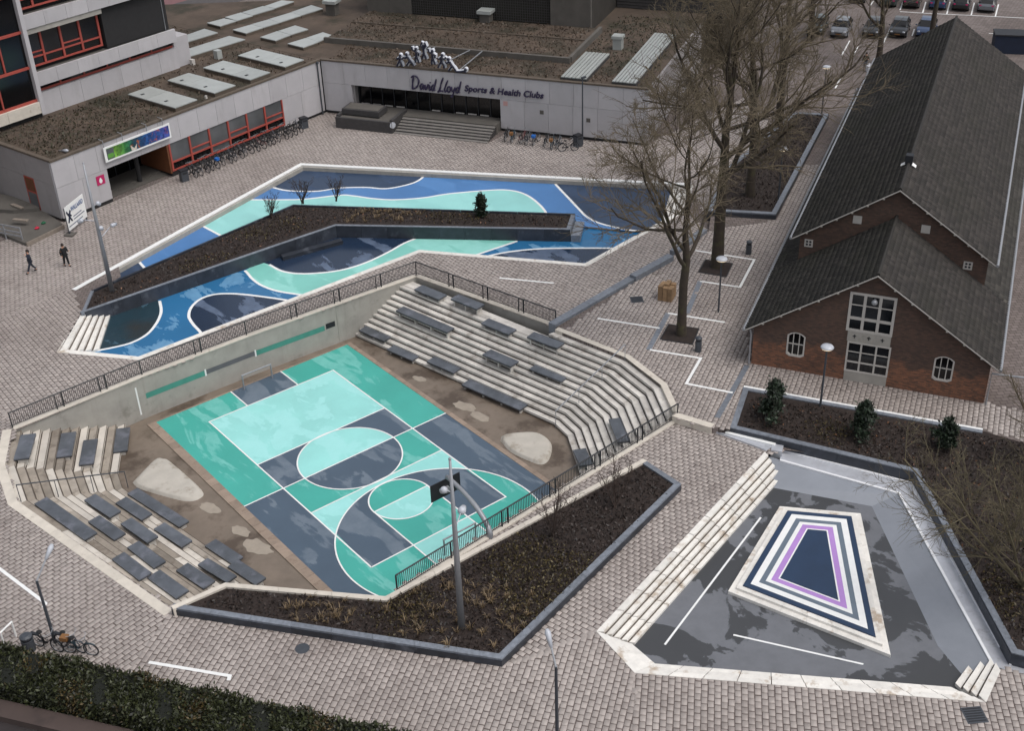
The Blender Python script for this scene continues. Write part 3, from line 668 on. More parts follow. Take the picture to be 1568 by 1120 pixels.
# ------------------------------------------------------------------ railings
def railing(lab, pts, z, panel=3.1, pair=.42, h=1.0):
    root = thing('railing', lab, 'railing'); T = MB(); Bm = MB()
    for s_ in range(len(pts) - 1):
        A, B = Vector((pts[s_][0], pts[s_][1], z)), Vector((pts[s_ + 1][0], pts[s_ + 1][1], z)); L = (B - A).length; d = (B - A) / L; k = max(1, round(L / panel)); pl = L / k
        up = Vector((0, 0, 1))
        T.tube([A + up * h, B + up * h], .04, 6); Bm.tube([A + up * .12, B + up * .12], .022, 5)
        for q in range(k):
            a, b = q * pl, (q + 1) * pl
            for x_ in ([a, a + pair] if q else [a]) + ([b] if q == k - 1 and s_ == len(pts) - 2 else []):
                p = A + d * x_; MB().box(-.03, .03, -.03, .03, 0, h, M=Matrix.Translation(p) @ Matrix.Rotation(math.atan2(d.y, d.x), 4, 'Z')).build('post', M['black_steel'], root)
            bars = MB(); x_ = a + .12
            while x_ < b:
                p = A + d * x_; bars.tube([p + up * .12, p + up * (h - .02)], .016, 4, cap=False); x_ += .115
            bars.build('bars', M['black_steel'], root, kind='stuff')
    T.build('top_rail', M['black_steel'], root); Bm.build('bottom_rail', M['black_steel'], root); return root
c0 = offset_line([(p.x, p.y) for p in BWL + [WR[1]]], .2)
railing('dark bar railing along the long back wall and round its corner', c0, .05)
c1 = offset_line([(p.x, p.y) for p in WF], -.18)
railing('dark bar railing between the front planter and the court', c1, .06, 3.4)
def handrail(lab, P0, P1, n_, hh, mat):
    root = thing('handrail', lab, 'handrail'); P0, P1 = Vector(P0), Vector(P1)
    MB().tube([P0 + Vector((0, 0, hh)), P1 + Vector((0, 0, hh))], .036, 6).build('rail', mat, root)
    for i in range(n_):
        p = P0.lerp(P1, i / (n_ - 1)); MB().tube([p - Vector((0, 0, .25)), p + Vector((0, 0, hh))], .022, 6).build('post', mat, root)
handrail('thin steel handrail running down the right tiers', at(957, 548, TZ), at(851, 650, H + .25), 4, .95, M['galv'])
handrail('thin dark handrail running down the left tiers', at(31, 764, 0), at(195, 742, H + .25), 4, .9, M['dark_post'])

# ------------------------------------------------------------------ goals and basketball stand
def goal(y, lab):
    o = thing('goal_frame', lab, 'goal', (0, y, H), 0, 'small steel goal frames')
    for s_ in (-1, 1): MB().tube([(s_ * 1.03, 0, 0), (s_ * 1.03, 0, 1.05)], .05, 8).build('post', M['galv'], o)
    MB().tube([(-1.08, 0, 1.05), (1.08, 0, 1.05)], .05, 8).build('crossbar', M['galv'], o)
goal(10.87, 'small steel goal frame in front of the long back wall'); goal(-10.75, 'small steel goal frame behind the front railing')
bk = thing('basketball_stand', 'arched steel basketball stand with a black backboard over the court', 'basketball stand')
pb = at(751, 823.5, 0.0); arc = []
for i in range(15):
    t = i / 14; a = t * PI * .56
    arc.append(Vector((pb.x + (0.0 - pb.x) * t ** 1.3, pb.y + (-9.95 - pb.y) * (1 - math.cos(a)) / (1 - math.cos(PI * .56)), -.1 + 1.3 * math.sin(a) * 1.0 + .05)))
arc = [Vector((pb.x, pb.y, -.2))] + [p + Vector((0, 0, .1)) for p in arc]
MB().tube(arc, [.15] * 3 + [.14] * 7 + [.12] * (len(arc) - 10), 12).build('arched_pole', M['galv'], bk, smooth=True)
bb = MB().box(-.95, .95, -9.76, -9.72, .0, 1.05).build('backboard', M['slab_edge'], bk)
fr = MB()
for x_, z0, z1 in ((-.3, .18, .63), (.27, .18, .63)): fr.box(x_, x_ + .03, -9.716, -9.712, z0, z1)
fr.box(-.3, .3, -9.7165, -9.7125, .61, .64); fr.build('target_square', M['galv'], bb)
MB().box(-.12, .12, -9.95, -9.765, .3, .62).build('bracket', M['galv'], bk)
rg = MB(); rp = [(.23 * math.cos(2 * PI * i / 20), -9.42 + .23 * math.sin(2 * PI * i / 20), .2) for i in range(21)]; rg.tube(rp, .012, 6); rg.box(-.08, .08, -9.72, -9.62, .14, .21); rg.build('hoop', M['orange'], bk)
nt = MB()
for i in range(10):
    a, b = 2 * PI * i / 10, 2 * PI * (i + 1) / 10; nt.tube([(.23 * math.cos(a), -9.42 + .23 * math.sin(a), .2), (.13 * math.cos(b), -9.42 + .13 * math.sin(b), -.2)], .006, 3); nt.tube([(.23 * math.cos(b), -9.42 + .23 * math.sin(b), .2), (.13 * math.cos(a), -9.42 + .13 * math.sin(a), -.2)], .006, 3)
nt.build('net', M['white'], bk)

# ================================================================== BLUE BASIN
ZB, ZF = -.40, -.75
fl_back = atp([(460, 250), (1064, 281), (1050, 330), (1003, 357), (888, 347), (880, 335), (500, 330), (140, 462), (100, 443)], ZB)
fl_front = [at(88, 545, ZF), at(212, 560, ZF), at(643, 392, ZF), at(899, 414, ZF), at(985, 371, ZF), at(885, 366, ZF), at(880, 345, ZF), at(500, 340, ZF), at(130, 470, ZF)]
basin = S(MB().sheet(fl_back).build('basin_floor', M['blue_dry']), 'shallow sunken basin painted in blue navy and aqua waves')
MB().sheet(fl_front).build('lower_floor', M['blue_wet'], basin)
MB().add([at(880, 340, ZB), at(888, 347, ZB), at(1003, 357, ZB), at(1015, 352, ZB), at(985, 372, ZF), at(885, 367, ZF)], [(0, 5, 4, 3), ]).build('floor_ramp', M['blue_wet'], basin)
zA = lambda p: zo(0, 100, 280, 4.308, p); zB = lambda p: zo(0, 440, 300, 3.267, p); zC = lambda p: zo(0, 760, 180, 5.089, p)
def shape(line, rest, z, mat, w=.2, nm='painted_wave', ln=True):
    L = smooth_line(atp(line, z), 6)
    MB().sheet([(p.x, p.y) for p in L] + [xy(at(x, y, z)) for x, y in rest], z + .004).build(nm, M[mat], basin)
    if ln: line_sheet(L, w, z + .009).build('wave_line', M['white'], basin)
shape([(417, 287), (441, 292), (484, 293), (520, 288), (560, 287), (590, 289), (620, 284), (640, 277), (652, 267)], [(655, 255), (455, 245), (400, 280)], ZB, 'navy_dry')
shape([(384, 306), (430, 306), (467, 305), (520, 299), (541, 300), (570, 304), (603, 306), (648, 303), (686, 297), (741, 292), (775, 291), (800, 296), (820, 308), (836, 326), (838, 345)], [(700, 345), (500, 345), (360, 375), (337, 361), (311, 347)], ZB, 'aqua')
line_sheet(atp([(308, 345), (340, 362)], ZB), .2, ZB + .010).build('wave_line', M['white'], basin)
MB().sheet([xy(at(x, y, ZB)) for x, y in [(214, 402), (224, 414), (200, 440), (130, 460), (130, 440)]], ZB + .004).build('painted_wave', M['navy_dry'], basin)
line_sheet(atp([(213, 401), (225, 415)], ZB), .2, ZB + .010).build('wave_line', M['white'], basin)
shape(zC([(430, 480), (470, 530), (560, 625), (640, 710), (700, 770), (780, 815), (900, 850), (1060, 880), (1240, 893)]), [(1062, 340), (1070, 270), (900, 262), (840, 262)], ZB, 'navy_dry')
shape(zA([(622, 780), (632, 830), (628, 870), (600, 930), (540, 1000), (440, 1055), (330, 1085), (200, 1110)]), [(120, 545), (120, 470), (200, 450)], ZF, 'algae')
shape(zA([(900, 1010), (890, 985), (840, 930), (815, 880), (830, 825), (880, 775), (950, 745), (1030, 733), (1150, 735), (1300, 752), (1440, 772), (1470, 778)]), [(440, 468), (310, 520)], ZF, 'navy_wet')
mint_top = zA([(1345, 540), (1420, 580), (1500, 597), (1551, 600)]) + zB([(100, 390), (200, 383), (300, 365), (400, 332), (500, 285), (580, 240), (635, 217), (660, 205)])
shape(zA([(1185, 580), (1200, 595), (1240, 640), (1300, 680), (1400, 715), (1540, 738), (1580, 745)]), [(640, 395), (735, 398)] + zB([(950, 295), (1150, 228)]) + [(790, 350), (500, 350), (400, 400)], ZF, 'aqua_wet', ln=True)
L_ = smooth_line(atp(mint_top, ZF), 6)
MB().sheet([(p.x, p.y) for p in L_] + [xy(at(x, y, ZF)) for x, y in [(600, 340), (500, 340), (400, 385), (395, 400)]], ZF + .008).build('painted_wave', M['navy_wet'], basin)
line_sheet(L_, .2, ZF + .012).build('wave_line', M['white'], basin)
line_sheet(atp(zB([(940, 298), (1150, 227)]), ZF), .2, ZF + .012).build('wave_line', M['white'], basin)
shape(zB([(985, 306), (1010, 300), (1100, 282), (1200, 270), (1300, 264), (1450, 262), (1600, 262), (1680, 263)]), [(940, 385), (900, 414), (740, 402)], ZF, 'navy_wet')
# kerbs and inner walls
bk_ = thing('basin_kerb', 'pale stone kerb round the blue basin with grey inner wall', 'kerb')
strip_pieces('kerb_stone', atp([(110, 443), (460, 250), (1058, 281)]), -.36, -.06, .02, M['white'], bk_, 2.2)
strip_pieces('inner_wall', atp([(110, 443), (460, 250), (1058, 281)]), -.60, -1.0, -.08, M['wallconc'], bk_, 2.2, lo=-.0)
strip_pieces('kerb_stone', atp([(1058, 281), (1046, 326), (899, 408), (643, 387), (212, 552), (88, 540)]), -.40, -1.0, .02, M['white_stone'], bk_, 2.4)
strip_pieces('kerb_stone', [at(88, 540), at(100, 520)], .05, -1.0, .015, M['white_stone'], bk_, 2.4)
def stair(lab, a0, a1, b0, b1, z0, z1, n_, mat, name='basin_steps', piece=1.6):
    root = thing(name, lab, 'steps'); a0, a1, b0, b1 = map(lambda p: Vector((p[0], p[1])), (a0, a1, b0, b1))
    for k in range(n_):
        t0, t1 = k / n_, (k + 1) / n_; z = z0 + (z1 - z0) * (k / n_)
        e0, e1, g0, g1 = a0.lerp(b0, t0), a1.lerp(b1, t0), a0.lerp(b0, t1), a1.lerp(b1, t1); L = (e1 - e0).length; kk = max(1, round(L / piece))
        for q in range(kk):
            s0, s1 = q / kk + (.003 if q else 0), (q + 1) / kk
            MB().prism([e0.lerp(e1, s0), e0.lerp(e1, s1), g0.lerp(g1, s1), g0.lerp(g1, s0)], z1 - .1, z - .003 * k).build('step_block', mat, root)
        if k: h0, h1 = e0.lerp(g0, .26), e1.lerp(g1, .26); MB().sheet([e0, e1, h1, h0], z - .003 * k + .004).build('shade_line', M['riser'], root)  # shadow line between the steps, painted as a dark strip
    return root
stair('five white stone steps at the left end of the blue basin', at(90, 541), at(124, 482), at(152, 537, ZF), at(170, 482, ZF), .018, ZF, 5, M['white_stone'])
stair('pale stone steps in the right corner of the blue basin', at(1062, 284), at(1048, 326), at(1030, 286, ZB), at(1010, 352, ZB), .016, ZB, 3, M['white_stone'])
MB().sheet([xy(at(x, y, -.012)) for x, y in [(106, 446), (122, 485), (146, 447), (185, 424), (180, 402)]], -.012).build('end_apron', M['ground'], bk_)
# planter island in the basin
PT = .22
p_out = atp([(124, 480), (139, 445), (449, 313), (881, 327), (873, 352), (514, 346), (420, 378)], PT)
pl = thing('basin_planter', 'long angled granite planter with bare soil in the blue basin', 'planter')
p_in = [Vector((q.x, q.y)) for q in p_out]
MB().prism([(q.x, q.y) for q in offset_line(p_in, -.22, True)], -1.0, PT - .10).build('soil', M['soil'], pl)
for a, b, k in [(6, 0, 7), (4, 5, 9), (5, 6, 3)]:
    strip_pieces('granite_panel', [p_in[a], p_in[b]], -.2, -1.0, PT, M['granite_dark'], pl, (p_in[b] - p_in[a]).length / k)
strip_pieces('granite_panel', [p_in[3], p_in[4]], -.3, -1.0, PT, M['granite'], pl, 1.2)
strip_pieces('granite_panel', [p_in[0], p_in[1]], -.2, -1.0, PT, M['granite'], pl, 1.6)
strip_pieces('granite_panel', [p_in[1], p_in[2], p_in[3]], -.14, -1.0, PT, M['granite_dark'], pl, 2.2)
strip_pieces('granite_coping', [p_in[4], p_in[5], p_in[6], p_in[0]], -.22, PT, PT + .04, M['granite'], pl, 1.9, lo=.02)
q0, q1 = at(873, 352, PT), at(881, 327, PT); dv = (q1 - q0).normalized(); nv_ = Vector((dv.y, -dv.x, 0))
MB().prism([xy(q0 + nv_ * .05), xy(q1 + nv_ * .05 - dv * .4), xy(q1 + nv_ * .75 - dv * .4), xy(q0 + nv_ * .75)], -1.0, -.22).build('granite_step', M['granite'], pl)
ra = [at(428, 377, PT), at(520, 352, PT)]
MB().prism([xy(ra[0]), xy(ra[1]), xy(ra[1] + Vector((-.12, -.5, 0))), xy(ra[0] + Vector((-.12, -.5, 0)))], -1.0, -.46).build('granite_step', M['granite_dark'], pl)

# ================================================================== GREY BASIN
ZG = -.70
gfl = atp([(940, 975), (1003, 1040), (1462, 1070), (1545, 1040), (1545, 1000), (1380, 740), (1195, 690), (1150, 700)], ZG)
gb = S(MB().sheet(gfl).build('grey_basin_floor', M['grey_wet']), 'wet dark grey floor of the shallow basin with pale puddles')
lo = atp([(1176, 746), (1335, 776), (1436, 990), (1482, 1045)], ZG); up_ = atp([(1176, 699), (1376, 757), (1516, 1016)], -.25)
MB().add([p + Vector((0, 0, .004)) for p in lo] + up_, [(0, 1, 5, 4), (1, 2, 6, 5), (2, 3, 6)]).build('sloped_bank', M['grey_bank'], gb)
g2 = thing('grey_basin_kerb', 'broad white stained stone kerb along the near side of the grey basin', 'kerb')
ko = atp([(913, 968), (972, 1032), (1510, 1077)]); ki = atp([(968, 985), (1003, 1015), (1458, 1051)])
def two_line_pieces(name, A, B, cut, z0, z1, mat, root, rows=3, drop=.05):
    for i in range(len(A) - 1):
        L = (A[i + 1] - A[i]).length; k = max(1, round(L / cut))
        for r_ in range(rows):
            for q in range(k):
                t0, t1 = q / k, (q + 1) / k - .003; s0, s1 = r_ / rows, (r_ + 1) / rows - .004
                c = lambda t, s: xy(A[i].lerp(A[i + 1], t).lerp(B[i].lerp(B[i + 1], t), s))
                MB().prism([c(t0, s0), c(t1, s0), c(t1, s1), c(t0, s1)], z0, z1 - drop * r_).build(name, mat, root)
two_line_pieces('kerb_stone', ko, ki, 1.5, ZG - .1, .03, M['white_stone'], g2)
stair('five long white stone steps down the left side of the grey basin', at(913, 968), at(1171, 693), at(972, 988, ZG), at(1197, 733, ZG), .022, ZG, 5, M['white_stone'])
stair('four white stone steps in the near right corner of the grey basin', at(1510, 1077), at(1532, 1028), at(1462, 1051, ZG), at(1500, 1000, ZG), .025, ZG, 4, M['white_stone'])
for pts, lab in [([(1165, 793), (1018, 988)], 'thin white line on the grey basin floor beside the steps'), ([(1123, 973), (1322, 1018)], 'thin white line on the grey basin floor near the kerb')]:
    line_sheet(atp(pts, ZG), .10, ZG + .006).build('floor_line', M['white'], label=lab, cat='line')
# striped island
isl = thing('striped_island', 'low stone trapezoid island with navy white grey and purple bands', 'island')
IP = [Vector((p.x, p.y)) for p in atp([(1194, 775), (1318, 786), (1364, 1003), (1115, 905)], ZG + .2)]
ctr = sum(IP, Vector((0, 0))) / 4
ccw = sum(IP[i].x * IP[(i + 1) % 4].y - IP[(i + 1) % 4].x * IP[i].y for i in range(4)) > 0
if not ccw: IP = IP[::-1]
strip_pieces('edge_stone', IP, .30, ZG - .05, ZG + .17, M['white_stone'], isl, 1.3, closed=True)
I2 = offset_line(IP, .29, True); strip_pieces('edge_stone', I2, .26, ZG - .05, ZG + .30, M['white_stone'], isl, 1.2, closed=True)
off = .55
TOT = [('isl_navy', .27), ('white', .31), ('isl_grey', .25), ('white', .2), ('isl_purple', .27), ('white', .07)]
I3 = offset_line(IP, .54, True); MB().prism(I3, ZG, ZG + .36).build('island_top', M['isl_navy'], isl)
for m_, wd in TOT:
    a = offset_line(IP, off, True); b = offset_line(IP, off + wd, True); mb = MB(); z = ZG + .365 + .001 * off
    mb.add([(p.x, p.y, z) for p in a] + [(p.x, p.y, z) for p in b], [(i, (i + 1) % 4, 4 + (i + 1) % 4, 4 + i) for i in range(4)]); mb.build('colour_band', M[m_], isl); off += wd
M['strip_white'] = plain('white_strip', srgb(222, 222, 224), .05, 2, .5)
# steel channel between basin and planter
ch = thing('steel_channel', 'bright stainless steel water channel edged with white strips round the grey basin', 'channel')
W1 = atp([(1195, 690), (1392, 741), (1545, 1018), (1600, 1030)], -.24); W2 = atp([(1194, 706), (1376, 757), (1518, 1018), (1600, 1048)], -.24)
for i in range(3): MB().add([W1[i] - Vector((0, 0, .03)), W1[i + 1] - Vector((0, 0, .03)), W2[i + 1] - Vector((0, 0, .03)), W2[i] - Vector((0, 0, .03))], [(0, 3, 2, 1)]).build('steel_plate', M['steel'], ch)
strip_pieces('white_strip', [xy(p) for p in W1], .16, -.35, -.20, M['strip_white'], ch, 30)
strip_pieces('white_strip', [xy(p) for p in W2[:3]], .11, -.6, -.19, M['strip_white'], ch, 30, lo=-.02)
c_l = atp([(1089, 657), (1108, 621), (1133, 627), (1113, 661)], .05); MB().sheet(c_l, .07).build('steel_plate', M['steel'], ch)
strip_pieces('channel_edge', [xy(p) for p in atp([(1086, 660), (1108, 620)], .1)], .12, -.1, .16, M['steel'], ch, 9)
strip_pieces('channel_edge', [xy(p) for p in atp([(1088, 660), (1172, 690)], .05)], .05, -.1, .10, M['steel'], ch, 9)
MB().sheet(atp([(1089, 658), (1113, 661), (1188, 681), (1173, 691)], .05), .055).build('steel_plate', M['steel'], ch)
strip_pieces('white_strip', [xy(p) for p in atp([(1112, 661), (1188, 680)], .1)], -.22, -.1, .15, M['white'], ch, 30)
MB().box(-.3, .3, -.3, .3, -.4, .10, M=Matrix.Translation(at(1190, 688)) @ Matrix.Rotation(-1.0, 4, 'Z')).build('overflow_box', M['steel'], ch)
# big planter under the church hall
PZ = .43
bp_ = thing('church_planter', 'large granite edged planter with leaf strewn soil before the brick hall', 'planter')
e_out = [xy(p) for p in atp([(1139, 592), (1118, 655), (1399, 722), (1549, 1000), (1660, 1030)], PZ)]
soilp = [xy(p) for p in atp([(1139, 592), (1118, 655), (1399, 722), (1549, 1000), (1660, 1030), (1660, 690), (1505, 658)], PZ)]
MB().prism(soilp, -.8, PZ - .06).build('soil', M['soil'], bp_)
strip_pieces('granite_kerb', e_out, .32, -.8, PZ, M['granite'], bp_, 1.9)
strip_pieces('granite_face', e_out[1:], .0, -.8, PZ - .08, M['granite_dark'], bp_, 1.9, lo=-.02)
strip_pieces('white_kerb', [xy(p) for p in atp([(1139, 592), (1505, 658)], PZ)], .06, -.1, PZ + .03, M['white'], bp_, 2.5, lo=-.10)
strip_pieces('granite_kerb', [xy(p) for p in atp([(1139, 592), (1505, 658)], PZ)], -.1, -.1, PZ + .01, M['granite'], bp_, 2.5, lo=-.36)

# ================================================================== FRONT PLANTER
FZ = .45
fp = thing('front_planter', 'large triangular planter with granite kerb and dry grasses in front of the court', 'planter')
f_out = [xy(p) for p in atp([(262, 931), (768, 1010), (1043, 741), (985, 703)], FZ)]; f_in = [xy(p) for p in atp([(985, 703), (590, 914), (345, 893), (262, 929)], FZ)]
MB().prism(f_out + f_in[1:-1], H, FZ - .10).build('soil', M['soil'], fp)
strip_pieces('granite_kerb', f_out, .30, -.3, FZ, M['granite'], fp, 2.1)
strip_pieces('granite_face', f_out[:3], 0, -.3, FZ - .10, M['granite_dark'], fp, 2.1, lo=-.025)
strip_pieces('concrete_coping', f_in, .28, H, FZ + .015, M['cope'], fp, 2.6)

# ================================================================== UPPER PLANTER beside the church
up = thing('upper_planter', 'dark planter with granite kerb beside the path along the brick hall', 'planter')
UZ = TZ + .42
u_out = [xy(p) for p in atp([(1081, 322), (1188, 328), (1269, 174), (1216, 171), (1184, 196), (1118, 252)], UZ)]
MB().prism(u_out, 0, UZ - .10).build('soil', M['soil'], up)
strip_pieces('granite_kerb', u_out, .36, 0, UZ, M['granite'], up, 2.0, closed=True)
strip_pieces('granite_face', u_out[:3], 0, 0, UZ - .09, M['granite_dark'], up, 2.0, lo=-.02)
# tree pits
for pts, lab in [([(1023.7, 497), (1071, 503.7), (1061, 528.7), (1010, 520.5)], 'square soil tree pit of the nearer plane tree'), ([(1080, 398), (1122.5, 404), (1112.5, 425), (1068.7, 417.5)], 'square soil tree pit of the farther plane tree')]:
    o = thing('tree_pit', lab, 'tree pit'); P = [xy(p) for p in atp(pts, TZ)]
    MB().prism(P, TZ - .2, TZ + .03).build('soil', M['soil'], o); strip_pieces('edging', P, -.06, TZ - .1, TZ + .045, M['slab_edge'], o, 9, closed=True)
# covers
def cover(px_, py_, z, s, lab, rnd=False):
    p = at(px_, py_, z); o = thing('manhole_cover', lab, 'cover', (p.x, p.y, z), -.6)
    if rnd: MB().lathe([(s, 0), (s, .012), (s * .9, .014)], n=20).build('cover_plate', M['dark_post'], o)
    else:
        MB().box(-s, s, -s, s, 0, .012).build('cover_frame', M['dark_post'], o); g_ = MB()
        for i in range(6): g_.box(-s * .85, s * .85, -s * .8 + i * s * .3, -s * .65 + i * s * .3, .012, .02)
        g_.build('grating', M['slab_edge'], o)
cover(463, 994, 0, .33, 'round iron manhole cover in the paving before the planter', True); cover(975, 459, TZ, .42, 'square iron grate beside the low granite wall'); cover(1492, 1096, 0, .44, 'square dark grate in the bottom right corner paving')

# ================================================================== BRICK CHURCH HALL
cA, cB = at(1150, 557, TZ), at(1506, 618, TZ); cu_ = (cB - cA).normalized(); CW = (cB - cA).length; DN = 7.6; CLN = 43.6
hall = frame_thing('brick_hall', 'long brown brick hall with dark tiled roofs and white gabled windows', 'building', cA, cu_)
mid = CW / 2; EZ, AZ_ = 2.75, 7.05; sl_ = (AZ_ - EZ) / mid
def gable(name, x0, x1, z0, ze, za, y, t, parent, mat, holes=()):
    xm = (x0 + x1) / 2; prof = [(x0, z0), (x1, z0), (x1, ze), (xm, za), (x0, ze)]
    m_ = MB(); fr_ = holed_sheet(prof, [list(h) for h in holes], 0)
    vs_ = [(p[0], y, p[1]) for p in fr_.v]; m_.add(vs_, fr_.f); m_.add([(p[0], y + t, p[1]) for p in fr_.v], [f[::-1] for f in fr_.f])
    for pl_ in [prof] + [list(h) for h in holes]:
        k = len(pl_)
        for i in range(k):
            a, b = pl_[i], pl_[(i + 1) % k]; m_.add([(a[0], y, a[1]), (b[0], y, b[1]), (b[0], y + t, b[1]), (a[0], y + t, a[1])], [(0, 1, 2, 3)])
    return m_.build(name, mat, parent)
def archpoly(x0, x1, z0, z1, r=.22, n_=6):
    pts = [(x0, z0 + .12), (x0 + .2, z0), (x1 - .2, z0), (x1, z0 + .12)]
    for i in range(n_ + 1): t = i / n_; pts.append((x1 + (x0 - x1) * t, z1 - r + r * math.sin(PI * t) ** .8))
    return pts
AW = [archpoly(2.0, 3.02, 1.0, 2.62), archpoly(10.25, 11.3, 1.0, 2.6)]
BIG = [(5.28, 3.35), (7.72, 3.35), (7.72, 5.75), (5.28, 5.75)]; DOOR = [(5.42, .0), (7.82, .0), (7.82, 2.62), (5.42, 2.62)]
gable('front_gable', 0, CW, -.1, EZ, AZ_, 0, .35, hall, M['brick'], [AW[0], AW[1], BIG, DOOR])
# windows: frames, bars, panes
def window(parent, x0, x1, z0, z1, cols, rows, y, fw=.10, bw=.06, mat=None, gmat=None):
    mat = mat or M['tile_white']; f = MB(); f.box(x0, x1, y, y + .12, z0, z0 + fw); f.box(x0, x1, y, y + .12, z1 - fw, z1); f.box(x0, x0 + fw, y + .002, y + .118, z0 + fw, z1 - fw); f.box(x1 - fw, x1, y + .002, y + .118, z0 + fw, z1 - fw)
    o = f.build('window', mat, parent)
    for a, c in cols: MB().box(a - c / 2, a + c / 2, y + .01, y + .10, z0 + fw, z1 - fw).build('glazing_bar', mat, o)
    for a, c in rows: MB().box(x0 + fw, x1 - fw, y + .02, y + .09, a - c / 2, a + c / 2).build('glazing_bar', mat, o)
    xs = [x0 + fw] + [a for a, _ in cols] + [x1 - fw]; zs = [z0 + fw] + [a for a, _ in rows] + [z1 - fw]
    for i in range(len(xs) - 1):
        for j in range(len(zs) - 1): MB().box(xs[i], xs[i + 1] - .001, y + .05, y + .06, zs[j], zs[j + 1] - .001).build('pane', gmat or M['glass'], o)
    return o
window(hall, 5.22, 7.78, 3.3, 5.8, [(6.08, .16), (6.92, .16)], [(4.15, .18), (5.0, .06)], -.03, .15)
window(hall, 5.40, 7.84, .62, 2.62, [(6.2, .1), (7.04, .1)], [(1.28, .1), (1.95, .05)], -.03, .1)
MB().box(5.42, 7.82, -.015, .2, -.05, .615).build('concrete_apron', M['wallconc'], hall)
sp_ = MB().box(5.35, 7.75, -.02, .2, 2.625, 3.295).build('concrete_panel', M['wallconc'], hall)
for x_ in (5.75, 6.55, 7.3):
    MB().box(x_ - .10, x_ + .10, -.035, -.02, 2.98, 3.03).build('wall_tie', M['slab_edge'], sp_); MB().box(x_ - .025, x_ + .025, -.036, -.0205, 2.86, 3.10).build('wall_tie', M['slab_edge'], sp_)
fl_ = MB(); fl_.ball((6.6, -.25, 5.45), .17, 8); fl_.box(6.55, 6.65, -.25, 0, 5.5, 5.56); fl_.build('wall_floodlight', M['galv'], hall)
for ap in AW:
    f = MB(); c_ = (sum(p[0] for p in ap) / len(ap), sum(p[1] for p in ap) / len(ap)); k = len(ap)
    inn = [(c_[0] + (p[0] - c_[0]) * .86, c_[1] + (p[1] - c_[1]) * .91) for p in ap]
    outp = [(c_[0] + (p[0] - c_[0]) * 1.03, c_[1] + (p[1] - c_[1]) * 1.02) for p in ap]
    f.add([(p[0], -.02, p[1]) for p in outp] + [(p[0], -.02, p[1]) for p in inn] + [(p[0], .12, p[1]) for p in inn], [(i, (i + 1) % k, k + (i + 1) % k, k + i) for i in range(k)] + [(k + i, k + (i + 1) % k, 2 * k + (i + 1) % k, 2 * k + i) for i in range(k)])
    o = f.build('arched_window', M['tile_white'], hall); x0, x1 = min(p[0] for p in ap), max(p[0] for p in ap); z0, z1 = min(p[1] for p in ap), max(p[1] for p in ap)
    for i in (1, 2): x_ = x0 + (x1 - x0) * i / 3; MB().box(x_ - .025, x_ + .025, .03, .09, z0 + .05, z1 - .06).build('glazing_bar', M['tile_white'], o)
    MB().box(x0 + .05, x1 - .05, .04, .08, (z0 + z1) / 2 - .03, (z0 + z1) / 2 + .03).build('glazing_bar', M['tile_white'], o)
    MB().add([(p[0], .10, p[1]) for p in inn], [tuple(range(k))]).build('pane', M['glass_black'], o)
# side walls, nave
MB().box(0.001, .35, .35, CLN, -.1, EZ).build('side_wall', M['brick'], hall); MB().box(CW - .35, CW - .001, .35, CLN, -.1, EZ).build('side_wall', M['brick'], hall)
NX0, NX1, NE, NA = 1.05, CW - 1.05, 5.35, 8.95
vents = [[(4.1 + a, 6.35), (4.62 + a, 6.35), (4.62 + a, 6.83), (4.1 + a, 6.83)] for a in (0, 4.15)]
gable('nave_gable', NX0, NX1, 2.9, NE, NA, DN, .35, hall, M['brick'])
MB().box(NX0 + .001, NX0 + .3, DN + .35, CLN, 2.9, NE).build('nave_wall', M['brick'], hall); MB().box(NX1 - .3, NX1 - .001, DN + .35, CLN, 2.9, NE).build('nave_wall', M['brick'], hall)
gable('rear_gable', NX0, NX1, -.1, NE, NA, CLN, .35, hall, M['brick'])
for x_, z_ in ((4.35, 6.45), (8.35, 6.4), (1.6, 4.45), (11.05, 4.4)):
    o = MB().box(x_ - .26, x_ + .26, DN - .03, DN + .05, z_, z_ + .52).build('vent_tile', M['tile_white'], hall)
    if z_ < 5:
        h_ = MB()
        for i in range(2):
            for j in range(2): h_.ball((x_ - .1 + .2 * i, DN - .03, z_ + .17 + .2 * j), .075, 6, sq=(1, .3, 1))
        h_.build('vent_hole', M['slab_edge'], o)
